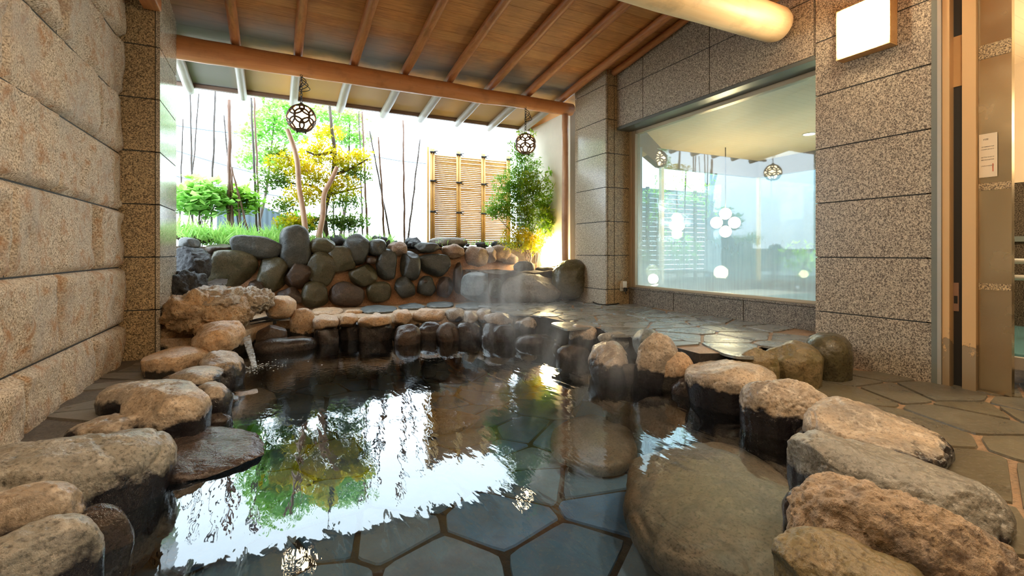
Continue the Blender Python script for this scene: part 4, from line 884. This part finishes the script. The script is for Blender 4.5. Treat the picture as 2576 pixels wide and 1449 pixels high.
lk = obox('lock_plate', (XR+.044, dg(2412), H-(782-HY)*depth(onX(2400,700,XR+.05))/F), (XR+.05, dg(2398), H-(711-HY)*depth(onX(2400,700,XR+.05))/F), plain('copper_plate', (.36,.22,.15), .4, metal=.5), dr)
obox('latch_hole', (XR+.042, dg(2409), H-(763-HY)*depth(onX(2400,740,XR+.044))/F), (XR+.0445, dg(2400), H-(744-HY)*depth(onX(2400,740,XR+.044))/F), BLACK, lk)
leafp = obox('door_panel', (XR+.03, dy(2540), -.0), (XR+.07, dy(2456), 3.2), STEEL, dr)
for (z0, z1) in ((1.30, 1.345), (.66, .70), (2.15, 2.24)):
    obox('granite_reflection', (XR+.027, dy(2539), z0), (XR+.0305, dy(2457), z1), GRW, leafp)  # painted reflection of the wall granite in the steel panel
# paper notice
zn0, zn1 = H+(HY-445)*depth(onX(2480,445,XR))/F, H+(HY-335)*depth(onX(2480,335,XR))/F
PAPER = plain('paper', (.80,.66,.46), .8); INK = plain('grey_ink', (.42,.34,.25), .8); RED = plain('red_ink', (.55,.12,.05), .8)
nt = empty('notice', (XR+.02, dy(2480), zn0), 'small paper notice with faint lines of text on the steel door', 'notice')
y0, y1 = dy(2505), dy(2459); obox('sheet', (XR+.0225, y0, zn0), (XR+.0235, y1, zn1), PAPER, nt)
bm = bmesh.new(); rnd = random.Random(3)
def glyphs(bm, ya, yb, zc, h, n):
    for i in range(n):
        yy = ya+(yb-ya)*(i+.5)/n; w = abs(yb-ya)/n*.34
        for k in range(3):
            if rnd.random() < .5: box(bm, (XR+.0218, yy-w, zc+rnd.uniform(-h,h)*.8), (XR+.0224, yy+w, zc+rnd.uniform(-h,h)*.8+.0012))
            else: q = yy+rnd.uniform(-w,w); box(bm, (XR+.0218, q-.0006, zc-h), (XR+.0224, q+.0006, zc+h))
hN = zn1-zn0
glyphs(bm, y1-.02, y0+.04, zn1-hN*.13, .0055, 5)
link('title_text', bm, INK, nt, False); bm = bmesh.new()
for k, f in enumerate((.30, .36, .54, .60, .74)): glyphs(bm, y1-.010, y0+.015, zn1-hN*f, .0035, 13 if k % 2 == 0 else 9)
link('body_text', bm, INK, nt, False); bm = bmesh.new(); glyphs(bm, y0+.026, y0+.018, zn0+hN*.22, .006, 1); box(bm, (XR+.0218, y0+.018, zn0+hN*.12), (XR+.0224, y0+.023, zn0+hN*.30)); link('red_seal', bm, RED, nt, False)

# indoor hall seen past the door
HX = 6.2; WALLD = m_granite('dark_tile', (.42,.36,.30), .2, .6)
struct(obox('wall_hall_lower', (HX, -1.2, -.2), (HX+.1, 2.4, 1.55), WALLD)); struct(obox('wall_hall_upper', (HX-.01, -1.2, 1.55), (HX+.1, 2.4, 3.1), BEIGE))
struct(obox('wall_hall_side', (XR+.45, 2.3, -.2), (HX+.1, 2.42, 3.1), WALLD)); struct(obox('ceiling_hall', (XR+.1, -1.2, 3.1), (HX+.1, 2.4, 3.15), BEIGE)); struct(obox('wall_hall_end', (XR+.1, -1.3, -.2), (HX+.1, -1.2, 3.1), WALLD))
struct(obox('floor_hall', (5.19, -1.2, -.1), (HX, 2.4, -.002), plain('wet_dark_tile', (.07,.055,.035), .08)))
hr = empty('handrail', (5.0, 1.4, 0), 'white two-bar handrail inside beyond the sliding door', 'handrail')
for z in (.70, .83): otube('rail', [(5.3, .6, z), (5.3, 2.28, z)], .022, W2, hr, 10)
otube('post', [(5.3, 1.5, 0), (5.3, 1.5, .83)], .018, W2, hr, 10)
struct(obox('trim_3', (HX-.03, -1.2, 1.0), (HX, 2.3, 1.05), GREY))
def downlight(x, y, z, lb, e=9, r=.07):
    o = empty('ceiling_light', (x, y, z), lb, 'ceiling light'); bm = bmesh.new(); tube(bm, [(x, y, z-.004), (x, y, z+.01)], r, 24); link('diffuser', bm, emis('downlight_glow', (1,.84,.60), e*9), o)
    bm = bmesh.new(); pts = [(x+cos(2*pi*k/24)*(r+.012), y+sin(2*pi*k/24)*(r+.012), z-.004) for k in range(25)]; tube(bm, pts, .012, 6, cap=False); link('ring', bm, W2, o); return o
downlight(5.1, 1.2, 3.1, 'round downlight in the hall ceiling beyond the sliding door', 12, .12)

# ------------------------------------------------------------------ indoor bath room beyond the window
RX, RY, RC = 8.34, 6.10, 2.66
DARKL = plain('window_head_stone', (.16,.14,.13), .4)
t = NT('ceiling_strips'); s_ = t.rng(t.math('FRACT', t.math('MULTIPLY', t.sep(t.geo.outputs['Position'])[1], 10)), 0, .08, .75, 1); BEIGES = t.done(t.pbr(t.mix(1., (.74,.58,.38), s_, 'MULTIPLY'), .5))
struct(obox('ceiling_bath', (XW+.07, .5, RC), (RX+.1, 6.2, RC+.06), BEIGES))
struct(obox('floor_bath', (XW+.1, .5, .12), (RX+.1, 6.2, .2), plain('pale_tile', (.5,.45,.38), .3)))

bm = bmesh.new(); box(bm, (XW+.15, 1.0, .2), (RX-.4, 5.0, .215)); tag(link('indoor_bath_water', bm, plain('bath_water', (.12,.30,.33), .05), None, False), 'pale bath water in the indoor room behind the window', 'water', kind='stuff')
struct(obox('wall_bath_near', (XW+.13, .4, .1), (RX+.1, .5, RC), WALLD))
def seg(name, a, b, z0, z1, th, mat, **k):
    a, b = Vector((*a, 0)), Vector((*b, 0)); n = Vector((-(b-a).y, (b-a).x, 0)).normalized()*th; bm = bmesh.new(); q = [a, b, b+n, a+n]
    lo = [bm.verts.new((p.x, p.y, z0)) for p in q]; hi = [bm.verts.new((p.x, p.y, z1)) for p in q]; bm.faces.new(lo[::-1]); bm.faces.new(hi)
    for i in range(4): bm.faces.new((lo[i], lo[(i+1)%4], hi[(i+1)%4], hi[i]))
    bmesh.ops.recalc_face_normals(bm, faces=bm.faces); return link(name, bm, mat, k.get('parent'), False)
cs = [(4.48, 5.08), (5.87, 6.10), (RX, RY), (RX, .5)]
GL2 = m_glass('clear_glass', (.90,.97,.98), None, 1.45)
for i in range(3):
    struct(seg('lintel_bath', cs[i], cs[i+1], 2.34, RC, .1, DARKL)); struct(seg('sill_bath', cs[i], cs[i+1], .12, .36, .1, WALLD))
    w = empty('window_%d' % (i+2), (*cs[i], .36), ['slanted window of the indoor bath beside the corner mullion', 'wide garden window of the indoor bath', 'side garden window of the indoor bath'][i], 'window', kind='structure')
    seg('pane', cs[i], cs[i+1], .36, 2.34, .006, GL2, parent=w)
    q = cs[i]; obox('mullion', (q[0]-.03, q[1]-.03, .36), (q[0]+.03, q[1]+.03, 2.34), W2 if i < 2 else FR, w)
downlight(7.09, 4.36, RC, 'round downlight in the beige ceiling behind the fogged window', 9)
for k in range(2):  # lamps added behind the near column to light the bath ceiling
    e = empty('wall_lamp', (5.2+k*1.8, .5, 1.6), ['square lamp on the near end wall of the indoor bath', 'second added unseen lamp on the near end wall of the indoor bath'][k], 'lamp')
    obox('diffuser', (5.0+k*1.8, .51, 1.6), (5.5+k*1.8, .6, 2.1), LAMPG, e, .01); obox('back_plate', (4.98+k*1.8, .5, 1.58), (5.52+k*1.8, .515, 2.12), FR, e)
downlight(6.0, 2.4, RC, 'added unseen downlight deeper in the indoor bath ceiling', 9)  # extra lamp added out of sight to brighten the indoor bath
# its little garden
bed('ground_court', 4.6, 12, 6.25, 11, .30, .04, SOIL); bed('ground_side', 8.5, 12, .6, 6.3, .30, .04, SOIL)
ff = empty('slat_fence', (6.5, 8.4, .3), 'pale horizontal slat fence in the court behind the window', 'fence'); bm = bmesh.new()
for k in range(18): box(bm, (4.3, 8.4, .4+k*.11), (9.6, 8.42, .502+k*.11))
link('slat_panel', bm, plain('weathered_slats', (.15,.16,.15), .8), ff, False)
for k in range(4): obox('post', (4.6+k*1.5, 8.36, .2), (4.68+k*1.5, 8.4, 2.4), BARK, ff)
struct(obox('wall_court', (9.6, 4.2, .3), (9.8, 8.5, 3.2), plain('pale_court_plaster', (.16,.21,.23), .8)))
rnd = random.Random(50)
for (x, y, z, r, lb, m) in [(6.2, 7.2, .75, (.55,.3,.35), 'leafy shrub in the court behind the left half of the window', LF_G), (7.6, 7.4, .9, (.6,.3,.5), 'taller shrub in the court behind the middle of the window', LF_B), (8.9, 5.6, .75, (.3,.45,.38), 'round shrub in the court behind the right half of the window', LF_B)]:
    shrub('court_shrub', (x, y, z), r, 520, .1, .04, m, lb, base=(x, y, .32))
for k, (x, h) in enumerate([(6.6, 2.6), (7.3, 3.2), (7.9, 2.9)]):
    e = empty('court_bamboo', (x, 7.0, .3), ['slim bamboo in the court nearest the window mullion', 'tallest slim bamboo in the court', 'slim bamboo at the right of the court'][k], 'bamboo', 'slim bamboos in the court')
    otube('culm', logpts((x, 7.0, .25), (x+.1, 7.0, h), 10, .03, k), .015, POLE, e, 8); bm, lay = new_leafbm(); cloud(bm, lay, (x+.08, 7.0, h*.72), (.4, .3, h*.26), 300, .11, .02, rnd, 5); link('foliage', bm, LF_B, e, False)
for (x, y, z, r, lb) in [(6.15, 6.6, .42, .09, 'small glowing lamp low in the court behind the window'), (8.75, 4.9, .46, .15, 'bright glowing lamp by the side window of the indoor bath')]:
    o = empty('court_lamp', (x, y, z), lb, 'lamp', 'glowing lamps in the court'); bm = bmesh.new(); bmesh.ops.create_icosphere(bm, subdivisions=3, radius=r); bmesh.ops.translate(bm, verts=bm.verts, vec=(x, y, z)); link('globe', bm, GLOWG, o)
    obox('base', (x-.06, y-.06, .25), (x+.06, y+.06, z-r*.9), BLACK, o)
q = onD(1825, 560, 8.0); fl = empty('flower_lamp', q, 'four-lobed glowing lamp hanging behind the fogged window', 'lamp')
for a in range(4):
    bm = bmesh.new(); bmesh.ops.create_icosphere(bm, subdivisions=3, radius=.095); bmesh.ops.translate(bm, verts=bm.verts, vec=q+Vector((CP, -SP, 0))*cos(a*pi/2)*.15+Vector((0,0,1))*sin(a*pi/2)*.15); link('lobe', bm, GLOWG, fl)
otube('rod', [q+Vector((0,0,.2)), (q.x, q.y, RC)], .008, BLACK, fl, 6)
downlight(1.2, .3, 3.165, 'added unseen downlight in the nearer roof over the pool edge', 10, .13)  # downlights added out of view for warm light on floor and stones
downlight(3.0, .9, 3.165, 'added unseen downlight in the nearer roof over the right paving', 10, .13)
downlight(-.2, 1.8, 3.165, 'added unseen downlight in the nearer roof by the left wall', 8, .11)

# ------------------------------------------------------------------ steam rising off the hot water
def steam(name, c, r, dens, sc, seed, lb):
    t = NT('steam_%d' % seed); v = t.co((sc, sc, sc*.45), loc=(seed*3.1, 0, 0), rot=(0, .25, 0), world=True)
    n = t.noise(1, 4, .6, v, 1.2)
    ln = t.n.new('ShaderNodeVectorMath'); ln.operation = 'LENGTH'; t.l.new(t.tc.outputs['Object'], ln.inputs[0])
    f = t.rng(ln.outputs['Value'], .35, 1., 1., 0.); d = t.math('MULTIPLY', t.math('MULTIPLY', t.rng(n, .5, .68, 0., 1.), f), dens)
    pv = t.n.new('ShaderNodeVolumePrincipled'); pv.inputs['Color'].default_value = (.95,.93,.92,1); t.l.new(d, pv.inputs['Density']); pv.inputs['Anisotropy'].default_value = .2
    t.l.new(pv.outputs[0], t.out.inputs[1])
    bm = bmesh.new(); bmesh.ops.create_icosphere(bm, subdivisions=3, radius=1); o = link(name, bm, t.m); o.location = c; o.scale = r
    return tag(o, lb, 'steam', 'wisps of steam over the bath', 'stuff')
steam('steam', (1.95, 4.0, .42), (.75, .8, .50), 2.2, 3.2, 1, 'thin wisp of steam rising by the far right curve of the rim')
steam('steam', (1.9, 2.7, .22), (.8, .7, .30), 1.3, 3.5, 2, 'low drift of steam over the middle of the bath')
steam('steam', (2.7, 5.6, .62), (.7, .5, .42), 0.8, 3.4, 3, 'faint steam before the pale blue-grey slab-sided boulder')
